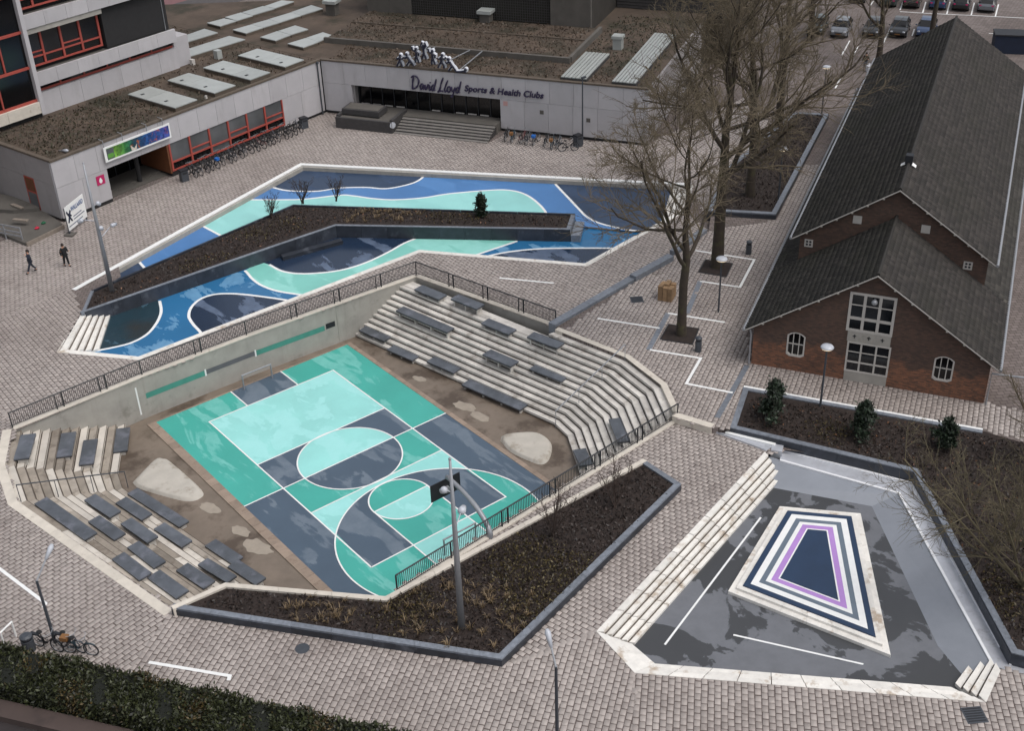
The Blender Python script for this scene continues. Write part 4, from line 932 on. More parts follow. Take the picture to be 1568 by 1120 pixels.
# tiled roofs: real overlapping tiles
def tile_field(name, origin, ud, ul, sd_, sl__, mat, parent, tw=.26, th=.36):
    ud = np.array(ud, float); ud /= np.linalg.norm(ud); sd_ = np.array(sd_, float); sd_ /= np.linalg.norm(sd_); nn = np.cross(ud, sd_); nn /= np.linalg.norm(nn)
    if nn[2] < 0: nn = -nn
    nu, nr = int(ul / tw), int(math.ceil(sl__ / th))
    prof = np.array([(0, .0), (.45, -.008), (.62, .045), (.86, .045), (1.0, .0)]); prof[:, 0] *= tw
    I, J = np.meshgrid(np.arange(nu), np.arange(nr)); I = I.ravel(); J = J.ravel(); k = len(I)
    jz = rng.normal(0, .004, k)
    V_ = np.zeros((k, 15, 3)); O = np.array(origin, float)
    for r_, (s_, h_) in enumerate(((0.0, -.005), (1.06, .035), (1.06, .0))):
        for c in range(5):
            V_[:, r_ * 5 + c] = O + np.outer(I * tw + prof[c, 0], ud) + np.outer(np.minimum(J * th + s_ * th, sl__ + .02), sd_) + np.outer(prof[c, 1] * (1 if r_ < 2 else 0) + h_ + jz, nn)
    F_ = []
    for r_ in range(2):
        for c in range(4): F_.append((r_ * 5 + c, r_ * 5 + c + 1, (r_ + 1) * 5 + c + 1, (r_ + 1) * 5 + c))
    F_ = (np.array(F_)[None] + 15 * np.arange(k)[:, None, None]).reshape(-1, 4)
    if np.dot(np.cross(ud, sd_), nn) < 0: F_ = F_[:, ::-1]
    return link(name, np_mesh(name, V_.reshape(-1, 3), F_, np.repeat(rng.random(k), 8)), mat, parent, kind='stuff')
OV = .45
def roof_pair(pref, x0, x1, ze, za, y0, y1, mats, tw=.26):
    xm = (x0 + x1) / 2; k = (za - ze) / (xm - x0); z_e = ze - OV * k
    for s_, xe in ((-1, x0 - OV), (1, x1 + OV)):
        d = Vector((xe - xm, 0, z_e - za)); L = d.length; base = MB()
        base.add([(xm, y0, za + .02), (xe, y0, z_e + .02), (xe, y1, z_e + .02), (xm, y1, za + .02), (xm, y0, za - .10), (xe, y0, z_e - .10), (xe, y1, z_e - .10), (xm, y1, za - .10)], [(0, 1, 2, 3), (7, 6, 5, 4), (0, 4, 5, 1), (1, 5, 6, 2), (2, 6, 7, 3)])
        ro = base.build('roof', mats[0] if s_ < 0 else mats[1], hall)
        tile_field('roof_tiles', (xm, y0, za + .04), (0, 1, 0), y1 - y0, (d.x, 0, d.z), L, mats[0] if s_ < 0 else mats[1], ro, tw)
        MB().tube([(xe + s_ * .08, y0 - .05, z_e + .02), (xe + s_ * .08, y1, z_e + .02)], .09, 8).build('gutter', M['galv'], hall)
        # white verge board along the gable
        vb = MB(); p0, p1 = Vector((xm, y0 - .02, za + .0)), Vector((xe, y0 - .02, z_e)); vb.add([p0 + Vector((0, 0, .02)), p1 + Vector((0, 0, .02)), p1 - Vector((0, 0, .06)), p0 - Vector((0, 0, .06)), p0 + Vector((0, .04, .02)), p1 + Vector((0, .04, .02)), p1 + Vector((0, .04, -.06)), p0 + Vector((0, .04, -.06))], [(0, 1, 2, 3), (4, 7, 6, 5), (0, 4, 5, 1), (3, 2, 6, 7)])
        vo_ = vb.build('verge_board', M['tile_white'], hall)
        for q in range(1, 7):
            c_ = p0.lerp(p1, q / 7); MB().box(c_.x - .06, c_.x + .06, c_.y - .03, c_.y + .33, c_.z - .13, c_.z - .0605).build('purlin_end', M['wallconc'], vo_)
    rg_ = MB(); yy = y0
    while yy < y1 - .2:
        rg_.tube([(xm, yy, za + .07), (xm, yy + .38, za + .085)], .11, 6); yy += .36
    rg_.build('ridge_tiles', mats[1], hall, kind='stuff')
roof_pair('low', 0, CW, EZ, AZ_ + .12, -.35, DN, (M['tile_dark'], M['tile']))
roof_pair('nave', NX0, NX1, NE, NA + .12, DN - .35, CLN + .4, (M['tile_dark'], M['tile']))
for s_, x0, x1 in ((-1, -OV, NX0), (1, NX1, CW + OV)):      # aisle lean-to roofs
    z0, z1 = EZ - OV * sl_, EZ + NX0 * sl_
    (za_, zb_) = (z0, z1) if s_ < 0 else (z1, z0)
    ro = MB().add([(x0, DN, za_), (x1, DN, zb_), (x1, CLN, zb_), (x0, CLN, za_)], [(0, 1, 2, 3)]).build('aisle_roof', M['tile_dark'], hall)
    xt, xe = (x1, x0) if s_ < 0 else (x0, x1)
    tile_field('roof_tiles', (xt, DN, z1 + .03), (0, 1, 0), CLN - DN, (xe - xt, 0, z0 - z1), math.hypot(xe - xt, z0 - z1), M['tile_dark'], ro)
    MB().tube([(xe + s_ * .08, DN, z0 + .02), (xe + s_ * .08, CLN, z0 + .02)], .10, 8).build('gutter', M['galv'], hall)
for x_ in (-.12, CW + .12): MB().tube([(x_ * 1.6, -.1, EZ - .35), (x_, -.08, EZ - .7), (x_, -.08, 0)], .055, 8).build('downpipe', M['galv'], hall)
v = MB(); v.box(mid - .22, mid + .22, DN + 3.6, DN + 4.1, NA - .1, NA + .75); vo = v.build('roof_vent', M['slab_edge'], hall)
for s_ in (-1, 1): MB().add([(mid + s_ * .2, DN + 3.5, NA + .22), (mid + s_ * .46, DN + 3.55, NA + .06), (mid + s_ * .46, DN + 3.95, NA + .06), (mid + s_ * .2, DN + 4.0, NA + .22)], [(0, 1, 2, 3)]).build('vent_flashing', M['white'], vo)

# ================================================================== WHITE PANELLED SCHOOL WING (left) WITH TOWER
sA, sB = at(171.4, 310), at(500, 172); su = (sB - sA).normalized()
sch = frame_thing('school_building', 'grey white panelled school block with red window frames and low sedum roofed wing', 'building', sA, su)
RZ = 4.95; S0, S1 = -4.45, 24.0
rest_poly = [(S0 + .3, .3), (S1 - .02, .3), (S1 - .02, 34), (S0 + .3, 34)]
MB().box(S0 + .25, .2, .3, 34, 0, RZ - .15).build('wing_core', M['dark_wall'], sch)
MB().box(6.25, S1 - .02, .3, 34, 0, RZ - .15).build('wing_core', M['dark_wall'], sch)
MB().box(.2, 6.25, 4.2, 34, 0, RZ - .15).build('wing_core', M['dark_wall'], sch); MB().box(.2, 6.25, .3, 4.2, 3.05, RZ - .15).build('wing_core', M['dark_wall'], sch)
MB().box(S0 + .3, S1, .25, 34, RZ - .15, RZ).build('wing_roof', M['gravel'], sch)
ed = MB(); ed.box(S0 - .05, S1, -.06, .25, RZ - .06, RZ + .10); ed.box(S0 - .05, S0 + .3, .25, 34, RZ - .06, RZ + .10); ed.build('roof_edge', M['roof_edge'], sch)
PWD = 2.065; JN = .02
def panels(parent, x0, x1, z0, z1, y=0.0, t=.28, wd=PWD, mat=None, name='concrete_panel', ax='x'):
    k = max(1, round((x1 - x0) / wd)); w_ = (x1 - x0) / k
    for i in range(k):
        a, b = x0 + i * w_ + JN / 2, x0 + (i + 1) * w_ - JN / 2
        if ax == 'x': MB().box(a, b, y, y + t, z0, z1).build(name, mat or M['panel'], parent)
        else: MB().box(y, y + t, a, b, z0, z1).build(name, mat or M['panel'], parent)
panels(sch, S0, S1 - .3, 2.80, RZ - .07)
MB().box(S1 - .28, S1 - .02, 0, .28, .25, RZ - .07).build('concrete_panel', M['panel'], sch)
panels(sch, S0, .18, .3, 2.78); panels(sch, 18.85, S1 - .3, .25, 2.78)
panels(sch, .3, 16, 2.95, RZ - .07, S0 + .0, .25, 4.2, M['panel_side'], ax='y'); panels(sch, .3, 2.9, .2, 2.93, S0, .25, 4.2, M['panel_side'], ax='y'); panels(sch, 4.3, 16, .2, 2.93, S0, .25, 4.2, M['panel_side'], ax='y')
sw = MB().box(S0 + .02, S0 + .12, 2.92, 4.28, .2, 2.93).build('side_window', M['red_frame'], sch)
MB().box(S0 + .005, S0 + .019, 3.05, 4.15, 1.75, 2.8).build('side_panel', M['brownwood'], sw); MB().box(S0 + .005, S0 + .019, 3.05, 4.15, .4, 1.6).build('pane', M['glass_blind'], sw)
MB().box(S0 + .1, .18, .06, .3, 0, .3).build('plinth', M['dark_wall'], sch); MB().box(18.85, S1, .06, .3, 0, .25).build('plinth', M['dark_wall'], sch); MB().box(6.2, 18.85, .06, .3, 0, .42).build('plinth', M['dark_wall'], sch)
# strip of red framed windows
wx = [6.25 + i * 2.1 for i in range(7)]
for i in range(6):
    x0, x1 = wx[i], wx[i + 1]; f = MB(); f.box(x0, x0 + .16, -.02, .2, .42, 2.78); f.box(x0 + .16, x1, -.015, .19, .42, .54); f.box(x0 + .16, x1, -.015, .19, 1.12, 1.24)
    if i % 2: f.box(x0 + .16, x1, -.012, .18, 1.62, 1.71)
    if i == 5: f.box(x1, x1 + .12, -.02, .2, .42, 2.78)
    o = f.build('window', M['red_frame'], sch)
    MB().box(x0 + .16, x1, .10, .14, 1.24, 2.78).build('pane', M['glass_blind'], o); MB().box(x0 + .16, x1, .10, .14, .54, 1.12).build('pane', M['glass_blind'] if i == 2 else M['glass_black'], o)
# entrance recess
MB().box(6.05, 6.22, .02, 4.2, .3, 3.05).build('entrance_side', M['brownwood'], sch)
MB().box(.2, 6.2, 3.9, 4.19, 0, 3.05).build('entrance_back', M['glass_black'], sch); MB().box(.2, 6.2, 1.6, 4.2, 0, .16).build('entrance_step', M['concrete_old'], sch); MB().box(.2, 6.2, .7, 1.6, 0, .08).build('entrance_step', M['concrete_old'], sch)
MB().tube([(3.9, 1.4, 0), (3.9, 1.4, 3.05)], .2, 12).build('column', M['dark_wall'], sch)
for i in range(4): MB().box(.6 + i * 1.4, .68 + i * 1.4, 3.84, 3.9, .16, 2.5).build('door_bar', M['black_steel'], sch)
# roof skylights
def skylight(parent, quad, z, inv, splits=1, z0=None):
    P = [inv @ at(x, y, z) for x, y in quad]; o = None
    z_ = z if z0 is None else z0
    mk = lambda a, b: [P[0].lerp(P[3], a), P[1].lerp(P[2], a), P[1].lerp(P[2], b), P[0].lerp(P[3], b)]
    q = [(p.x, p.y) for p in P]; base = MB().prism(q, RZ - .05, z_ - .08).build('skylight', M['roof_edge'], parent)
    for i in range(splits):
        t = mk(i / splits + .008, (i + 1) / splits - .008); cc = sum(t, Vector()) / 4; t = [cc + (p - cc) * 1.03 for p in t]
        MB().prism([(p.x, p.y) for p in t], z_ - .08, z_).build('skylight_panel', M['skylight'], base)
def rectsky(parent, x0, x1, y0, y1, z, splits):
    base = MB().box(x0 + .05, x1 - .05, y0 + .05, y1 - .05, RZ - .05, z - .08).build('skylight', M['roof_edge'], parent); yy = y0
    for s_ in splits:
        y2 = y0 + (y1 - y0) * s_; MB().box(x0, x1, yy + .02, y2 - .02, z - .08, z).build('skylight_panel', M['skylight'], base)
        for k in (x0 + .5,): MB().box(k, k + .3, (yy + y2) / 2 - .1, (yy + y2) / 2 + .1, z, z + .03).build('hatch_lock', M['slab_edge'], base)
        yy = y2
for x0, sp in ((7.9, (.62, 1)), (12.1, (.62, 1)), (16.1, (.38, 1)), (20.2, (.38, 1))): rectsky(sch, x0, x0 + 2.35, .45, 6.6, RZ + .38, sp)
inv_s = (Matrix.Translation((sA.x, sA.y, 0)) @ Matrix.Rotation(math.atan2(su.y, su.x), 4, 'Z')).inverted()
zr = lambda p: zo(0, 250, 0, 5.058, p)
for q, n_ in [(zr([(70, 358), (90, 300), (315, 222), (418, 252)]), 1), (zr([(135, 455), (120, 400), (505, 278), (628, 305)]), 1)]:
    q = [q[1], q[2], q[3], q[0]]; skylight(sch, q, RZ + .38, inv_s, 1)
for x_, y_, s_ in ((19.4, 8.4, .55), (16.9, 9.0, .35), (11.5, .9, .18), (22.6, 4.6, .18), (20.5, 9.5, .18)): MB().box(x_ - s_ / 2, x_ + s_ / 2, y_ - s_ / 2, y_ + s_ / 2, RZ, RZ + s_ * 1.4).build('roof_vent', M['tile_white'] if s_ < .5 else M['skylight'], sch)
# tower
TY = 9.3; tx0, tx1 = 1.25, 15.7
MB().box(tx0, tx1 - .4, TY + .9, 30, RZ, 22).build('tower_core', M['dark_wall'], sch)
panels(sch, tx0 + .1, tx1, RZ, 6.8, TY, .3, 2.06); MB().box(tx1 - .3, tx1, TY + .3, 26, RZ, 6.8).build('concrete_panel', M['panel_side'], sch)
def storey(z):
    MB().box(tx0, tx1 - .1, TY + .05, TY + .9, z - .1, z).build('slab_ledge', M['concrete_old'], sch)
    panels(sch, tx0, tx1 - .1, z - .06, z + 1.05, TY - .35, .22, 2.06); MB().box(tx0, tx1 - .1, TY - .13, TY + .8, z + .85, z + .95).build('slab_ledge', M['concrete_old'], sch)
    wz0, wz1 = z + 1.3, z + 4.1
    for i in range(4):
        x0 = tx0 + .0 + i * 1.83; x1 = x0 + 1.83; f = MB(); f.box(x1 - .18, x1, TY + .35, TY + .55, wz0, wz1); f.box(x0, x1 - .18, TY + .36, TY + .54, wz0, wz0 + .14); f.box(x0, x1 - .18, TY + .36, TY + .54, wz0 + .72, wz0 + .84)
        if i % 2 == 0: f.box(x0, x1 - .18, TY + .36, TY + .54, wz0 + 1.1, wz0 + 1.2)
        o = f.build('window', M['red_frame'], sch); MB().box(x0, x1 - .18, TY + .46, TY + .5, wz0 + .84, wz1).build('pane', M['glass'], o); MB().box(x0, x1 - .18, TY + .46, TY + .5, wz0 + .14, wz0 + .72).build('pane', M['glass_black'], o)
    MB().box(tx0, tx0 + 7.4, TY - .25, TY + .4, wz1, wz1 + .42).build('sun_beam', M['wallconc'], sch)
    MB().box(tx0 + 7.55, tx1 - .35, TY + .15, TY + .6, z + 1.05, z + 4.7).build('dark_screen', M['dark_wall'], sch)
    MB().box(tx1 - .75, tx1 - .7, TY + .1, TY + .149, z + 1.0, z + 4.7).build('screen_rail', M['galv'], sch)
for i in range(6):      # low strip window under the first ledge
    x0 = tx0 + .2 + i * 2.35; o = MB().box(x0, x0 + .14, TY + .35, TY + .5, 6.8, 7.45).build('window', M['red_frame'], sch); MB().box(x0 + .14, x0 + 2.35, TY + .42, TY + .46, 6.8, 7.45).build('pane', M['glass'], o); MB().box(x0 + .14, x0 + 2.35, TY + .36, TY + .41, 6.8, 6.98).build('frame', M['red_frame'], o)
for z in (7.5, 12.1, 16.7): storey(z)
lb = (S0 + .6, 1.2); LY = TY - .5
MB().box(-14, lb[1], LY + .25, 26, 5.45, 22).build('tower_bay_core', M['dark_wall'], sch)
MB().box(-14, lb[1], LY + .3, 26, RZ - 4, 5.45).build('tower_bay_base', M['dark_wall'], sch)
MB().box(lb[1] - .28, lb[1] + .08, LY - .25, LY + .6, 5.4, 22).build('bay_edge', M['panel'], sch)
panels(sch, -14, lb[1] - .28, 5.45, 6.35, LY - .22, .4, 3.0, M['cope'])
for z in (6.35, 9.05, 11.9, 14.8, 17.8): MB().box(-14, lb[1] - .28, LY + .02, LY + .22, z, z + .2).build('frame_bar', M['red_frame'], sch)
for x_ in (-2.1, -5.6, -9): MB().box(x_ - .06, x_ + .06, LY + .04, LY + .2, 6.55, 9.05).build('frame_bar', M['red_frame'], sch)
for x_ in (-1.2, -3.4, -7): MB().box(x_ - .06, x_ + .06, LY + .04, LY + .2, 9.25, 11.9).build('frame_bar', M['red_frame'], sch)
MB().box(-14, lb[1] - .3, LY + .16, LY + .24, 6.5, 22).build('bay_glass', M['glass_black'], sch)
MB().box(tx1 - .1, tx1 + 1.5, TY + .2, TY + 3.5, RZ, 7.6).build('parapet_block', M['panel'], sch)

# ================================================================== SPORTS CLUB (back)
kA, kB = at(500, 172), at(975, 222); ku = (kB - kA).normalized()
club = frame_thing('sports_club', 'white panelled sports club with dark glazed entrance and purple lettering', 'building', kA, ku)
Mk = Matrix.Translation((kA.x, kA.y, 0)) @ Matrix.Rotation(math.atan2(ku.y, ku.x), 4, 'Z'); inv_k = Mk.inverted()
Ms = inv_s.inverted(); K1 = 30.5
seam = inv_k @ (Ms @ Vector((S1 + .05, 33, 0))); seam0 = inv_k @ (Ms @ Vector((S1 + .05, .35, 0)))
kp = [(seam0.x, seam0.y), (.3, .3), (K1 - .2, .3), (K1 - .2, 34), (seam.x, seam.y)]
body = [(seam0.x, seam0.y), (.3, .3), (2.85, .3), (2.85, 2.6), (17.2, 2.6), (17.2, .3), (K1 - .2, .3), (K1 - .2, 34), (seam.x, seam.y)]
MB().prism(body, 0, RZ - .15).build('club_core', M['dark_wall'], club); MB().prism(kp, RZ - .149, RZ).build('club_roof', M['gravel'], club); MB().box(2.85, 17.2, .3, 2.6, 3.0, RZ - .15).build('entrance_ceiling', M['dark_wall'], club)
MB().box(-.1, K1, -.05, .3, RZ - .05, RZ + .09).build('roof_edge', M['roof_edge'], club)
KW = 2.18
panels(club, 0, K1, 2.88, RZ - .06, 0, .28, KW); panels(club, 0, 2.85, .25, 2.86, 0, .28, 2.85); panels(club, 17.25, K1, .25, 2.86, 0, .28, KW)
for z0, z1 in ((2.88, RZ - .06), (.25, 2.86)): panels(club, .3, 20, z0, z1, K1 - .26, .25, 2.4, M['panel_side'], ax='y')
MB().box(.1, 2.85, .06, .3, 0, .25).build('plinth', M['dark_wall'], club); MB().box(17.25, K1, .06, .3, 0, .25).build('plinth', M['dark_wall'], club)
MB().box(2.86, 3.05, .28, 2.6, .9, 3.0).build('entrance_side', M['panel_side'], club)
gl = MB().box(3.05, 17.2, .9, 1.0, .8, 3.0).build('entrance_glass', M['glass_black'], club)
x_ = 3.1
for i in range(12): MB().box(3.1 + i * 1.17, 3.18 + i * 1.17, .8, .89, .85, 3.0).build('mullion', M['black_steel'], gl)
for i in (0, 1, 2, 3, 6, 8, 9, 10): MB().box(3.3 + i * 1.17, 4.1 + i * 1.17, .82, .88, .87, .97).build('floor_vent', M['tile_white'], gl)
MB().box(3.05, 17.2, -1.0, .8, 0, .85).build('landing', M['concrete_old'], club)
M['stepstone'] = plain('grey_step_stone', srgb(112, 108, 104), .2, 1.5, .8, objvar=.1)
for k in range(6):
    y0_, y1_, zt_ = -1.0 - .36 * (6 - k), -1.0 - .36 * (5 - k) - .002, (.85 - .135 * (6 - k)) + .02
    MB().box(8.3, 17.15, y0_ - .03, y1_, zt_ - .06, zt_).build('entrance_step', M['stepstone'], club); MB().box(8.3, 17.13, y0_ + .05, y1_ + .03, 0, zt_ - .061).build('step_riser', M['slat_dark'], club)  # dark riser colour stands for the shade between treads
MB().box(2.7, 8.25, -3.3, -3.05, 0, 1.0).build('planter_wall', M['slat_dark'], club); MB().box(7.95, 8.25, -3.05, 0, 0, 1.15).build('planter_wall', M['slat_dark'], club); MB().box(2.7, 2.95, -3.05, -.05, 0, 1.15).build('planter_wall', M['slat_dark'], club)
MB().box(2.95, 7.95, -3.05, -1.0, 0, .9).build('planter_top', M['concrete_old'], club); MB().box(2.95, 6.6, -2.4, -.6, 1.0, 1.5).build('planter_block', M['slat_dark'], club); MB().box(3.15, 6.4, -2.2, -.8, 1.5, 1.53).build('planter_block_top', M['concrete_old'], club)
bs = MB(); bs.lathe([(.28, -.02), (.28, .02)], n=18); o = bs.build('round_sign', M['headlamp'], club); o.location = (8.28, -3.18, .75); o.rotation_euler = (PI / 2, 0, PI / 2 * .6)
MB().box(17.55, 17.95, -.03, 0, 2.35, 2.75).build('alarm_plate', plain('alarm_red', srgb(190, 150, 146), .1), club)
for x_, z_ in ((20.9, 1.9), (25.1, 1.6)): MB().box(x_, x_ + .35, -.02, 0, z_, z_ + .35).build('wall_vent', M['concrete_old'], club)
# raised roof terrace, upper storey, slat block
MB().box(-2.0, 21.9, 5.0, 14.3, RZ, RZ + .35).build('roof_terrace', M['gravel'], club); pe = MB(); pe.box(-2.1, 22.1, 4.7, 5.0, RZ, RZ + .5); pe.box(21.9, 22.2, 5.0, 14.3, RZ, RZ + .55); pe.build('terrace_parapet', M['concrete_old'], club)
MB().box(-2, 21.9, 10.2, 10.35, RZ + .35, RZ + .47).build('roof_rib', M['roof_edge'], club)
MB().box(-2.2, 21.1, 14.6, 33, RZ, 13).build('upper_core', M['dark_wall'], club)
panels(club, -2.2, 2.6, RZ, 13, 14.35, .25, 2.4, M['concrete_old']); panels(club, 17.1, 21.1, RZ, 13, 14.2, .4, 4.2, M['concrete_old'])
MB().box(20.7, 21.1, 14.6, 33, RZ, 13).build('concrete_panel', M['concrete_old'], club)
mw = MB().box(2.6, 17.1, 14.5, 14.6, RZ + .3, 13).build('mesh_window', M['mesh_dark'], club); gm = MB()
for i in range(60): gm.box(2.6 + i * .2417, 2.63 + i * .2417, 14.44, 14.5, RZ + .4, 11)
for j in range(20): gm.box(2.6, 17.1, 14.45, 14.49, RZ + .45 + j * .25, RZ + .48 + j * .25)
gm.build('window_mesh', M['slat_dark'], mw, kind='stuff')
for i in range(14): MB().box(21.2, 32, 22.6, 22.75, RZ + .05 + i * .30, RZ + .30 + i * .30).build('facade_slat', M['slat_dark'], club)
MB().box(21.2, 32, 22.76, 34, 0, RZ + 4.2).build('slat_core', M['dark_wall'], club)
for x0, x1, y1 in ((22.7, 25.0, 7.3), (27.2, 29.3, 14.3)):
    b_ = MB().box(x0, x1, -.02 + .35, y1, RZ, RZ + .28).build('skylight', M['slat_dark'], club)
    for i in range(7): MB().box(x0 + .05 + i * (x1 - x0) / 7, x0 - .03 + (i + 1) * (x1 - x0) / 7, .3, y1, RZ + .28, RZ + .36).build('skylight_slat', M['skylight'], b_)
vt = MB().box(24.6, 25.4, 9.5, 10.3, RZ, RZ + 1.0).build('roof_vent', M['skylight'], club); MB().box(24.5, 25.5, 9.4, 10.4, RZ + 1.0, RZ + 1.25).build('vent_cap', M['skylight'], vt)
for q in [[(340, 175), (470, 140), (565, 160), (440, 200)], [(480, 130), (600, 95), (690, 120), (570, 157)], [(612, 92), (770, 45), (860, 65), (690, 115)], [(785, 45), (915, 0), (1010, 10), (865, 60)],
          [(540, 228), (680, 188), (770, 212), (640, 255)], [(685, 185), (815, 148), (900, 172), (775, 210)], [(820, 145), (985, 95), (1065, 118), (905, 170)], [(990, 92), (1145, 38), (1235, 65), (1070, 115)],
          [(752, 285), (880, 240), (985, 268), (870, 312)], [(890, 238), (1020, 195), (1120, 225), (990, 265)], [(965, 335), (1105, 292), (1200, 322), (1085, 365)], [(1110, 290), (1235, 248), (1310, 272), (1205, 320)]]:
    skylight(club, zr(q), RZ + .32, inv_k, 1)
for px_, py_ in ((510, 22), (745, 38)):
    p = inv_k @ at(px_, py_, RZ); o = MB().box(p.x - .5, p.x + .5, p.y - .5, p.y + .5, RZ, RZ + 1.2).build('roof_vent', M['concrete_old'], club); MB().box(p.x - .7, p.x + .7, p.y - .7, p.y + .7, RZ + 1.2, RZ + 1.5).build('vent_cap', M['skylight'], o)
# lettering
def text_mesh(txt, size, ext, shear=0.0, bold=.0):
    cu = bpy.data.curves.new('lettering', 'FONT'); cu.body = txt; cu.size = size; cu.extrude = ext; cu.shear = shear; cu.offset = bold; cu.align_x = 'LEFT'
    o = bpy.data.objects.new('lettering', cu); COL.objects.link(o); dg = bpy.context.evaluated_depsgraph_get(); me = bpy.data.meshes.new_from_object(o.evaluated_get(dg)); bpy.data.objects.remove(o); return me
def put_text(txt, size, parent, x, y, z, width, mat, ext=.04, shear=0, bold=0, name='lettering', **kw):
    me = text_mesh(txt, size, ext, shear, bold); xs = [v_.co.x for v_ in me.vertices]; k = width / (max(xs) - min(xs))
    for v_ in me.vertices: v_.co = ((v_.co.x - min(xs)) * k, -v_.co.z, v_.co.y)
    o = link(name, me, mat, parent, **kw); o.location = (x, y, z); return o
lt = thing('wall_lettering', 'dark purple club lettering standing on the white facade', 'lettering', kA, math.atan2(ku.y, ku.x))
put_text('Sports & Health Clubs', .78, lt, 14.0, -.10, 3.36, 7.3, M['purple_letter'], .05, .2, .012)
STK = {  # brush script strokes, unit = lower case height
    'D': [[(.28, 2.25), (.16, 1.2), (.2, .1)], [(-.25, 2.0), (.3, 2.35), (1.0, 2.2), (1.5, 1.5), (1.35, .7), (.8, .15), (.1, .0)]],
    'a': [[(.75, .95), (.35, 1.0), (.08, .55), (.25, .05), (.6, .25), (.78, .95), (.72, .3), (.95, .05)]],
    'v': [[(.0, .95), (.25, .05), (.5, .45), (.72, 1.05)]],
    'i': [[(.12, .95), (.08, .3), (.25, .02), (.4, .2)], [(.2, 1.35), (.26, 1.45)]],
    'd': [[(.7, .9), (.35, 1.0), (.08, .5), (.28, .03), (.62, .3), (1.0, 2.1)], [(.78, 1.0), (.7, .3), (.95, .03)]],
    'L': [[(.7, 2.5), (.35, 1.4), (.12, .3), (-.25, -.15), (.1, .0), (.6, .1), (1.0, .0)]],
    'l': [[(.65, 2.1), (.3, 1.2), (.1, .4), (.25, .02), (.45, .15)]],
    'o': [[(.5, 1.0), (.15, .8), (.1, .2), (.45, .0), (.75, .4), (.68, .9), (.45, 1.0)]],
    'y': [[(.05, 1.0), (.1, .4), (.35, .2), (.6, .5)], [(.78, 1.0), (.6, .1), (.3, -.8), (.0, -.6)]],
}
def script_word(word, x, z, h, adv):
    for ch_ in word:
        if ch_ == ' ': x += .55 * h; continue
        m_ = MB()
        for st in STK[ch_]:
            P = smooth_line([(x + p[0] * h * .86 + p[1] * h * .14, -.1, z + p[1] * h) for p in st], 5); m_.tube(P, [.055 + .035 * abs(math.sin(i * .5)) for i in range(len(P))], 6)
        m_.build('script_letter', M['purple_letter'], lt); x += adv[ch_] * h
script_word('David Lloyd', 8.9, 3.12, .505, {'D': 1.55, 'a': .95, 'v': .78, 'i': .42, 'd': .98, 'L': .95, 'l': .52, 'o': .8, 'y': .85})
# emblem of athletes over the roof edge
em = thing('athlete_emblem', 'arched roof emblem of small navy athletes outlined in white', 'emblem', kA, math.atan2(ku.y, ku.x))
POSE = [[[(0, .5), (.05, .85)], [(0, .5), (-.2, .25), (-.3, 0)], [(0, .5), (.2, .25), (.25, 0)], [(.05, .85), (.3, .75), (.4, .9)], [(.05, .85), (-.2, .7), (-.3, .8)]],
        [[(.1, .45), (-.1, .8)], [(.1, .45), (.3, .25), (.45, 0)], [(.1, .45), (-.1, .2), (-.25, 0)], [(-.1, .8), (-.35, .65), (-.5, .75)]],
        [[(0, .5), (0, .95)], [(0, .5), (-.12, .25), (-.1, 0)], [(0, .5), (.14, .25), (.2, 0)], [(0, .92), (-.3, 1.05), (-.35, 1.3)], [(0, .92), (.25, .8), (.2, .6)]],
        [[(0, .5), (0, 1.0)], [(0, .5), (-.15, .2), (-.2, 0)], [(0, .5), (.15, .2), (.2, 0)], [(0, .95), (-.25, 1.2), (-.1, 1.5)], [(0, .95), (.25, 1.2), (.12, 1.5)]],
        [[(0, .1), (.4, .22)], [(0, .1), (-.4, .08)], [(.4, .22), (.65, .1)]]]
for i, (s_, z_, p_, k_) in enumerate([(7.95, 5.05, 0, .95), (8.85, 5.2, 1, 1.0), (9.6, 5.55, 2, 1.05), (10.35, 5.9, 3, 1.0), (11.15, 5.5, 2, 1.05), (11.95, 5.25, 0, 1.1), (12.85, 5.05, 1, 1.05), (13.7, 4.98, 4, .9)]):
    wm, nm_ = MB(), MB()
    hd = {0: (.1, 1.05), 1: (-.2, 1.0), 2: (0, 1.15), 3: (0, 1.2), 4: (.55, .36)}[p_]
    for st in POSE[p_]:
        P = [(s_ + a * k_, 0, z_ + b * k_) for a, b in st]; wm.tube([(p[0], .1, p[2]) for p in P], .16, 6); nm_.tube([(p[0], -.14, p[2]) for p in P], [.11] + [.08] * (len(P) - 1), 6)
    wm.ball((s_ + hd[0] * k_, .1, z_ + hd[1] * k_), .2, 6); nm_.ball((s_ + hd[0] * k_, -.14, z_ + hd[1] * k_), .13, 6)
    o = wm.build('figure_backing', M['figure_white'], em); nm_.build('figure', M['figure_navy'], o)
for s_, z_ in ((12.4, 5.8), (13.6, 5.2), (9.0, 5.8)): MB().tube([(s_, .15, z_), (s_ + .3, 4.6, RZ + .5)], .05, 6).build('strut', M['galv'], em)

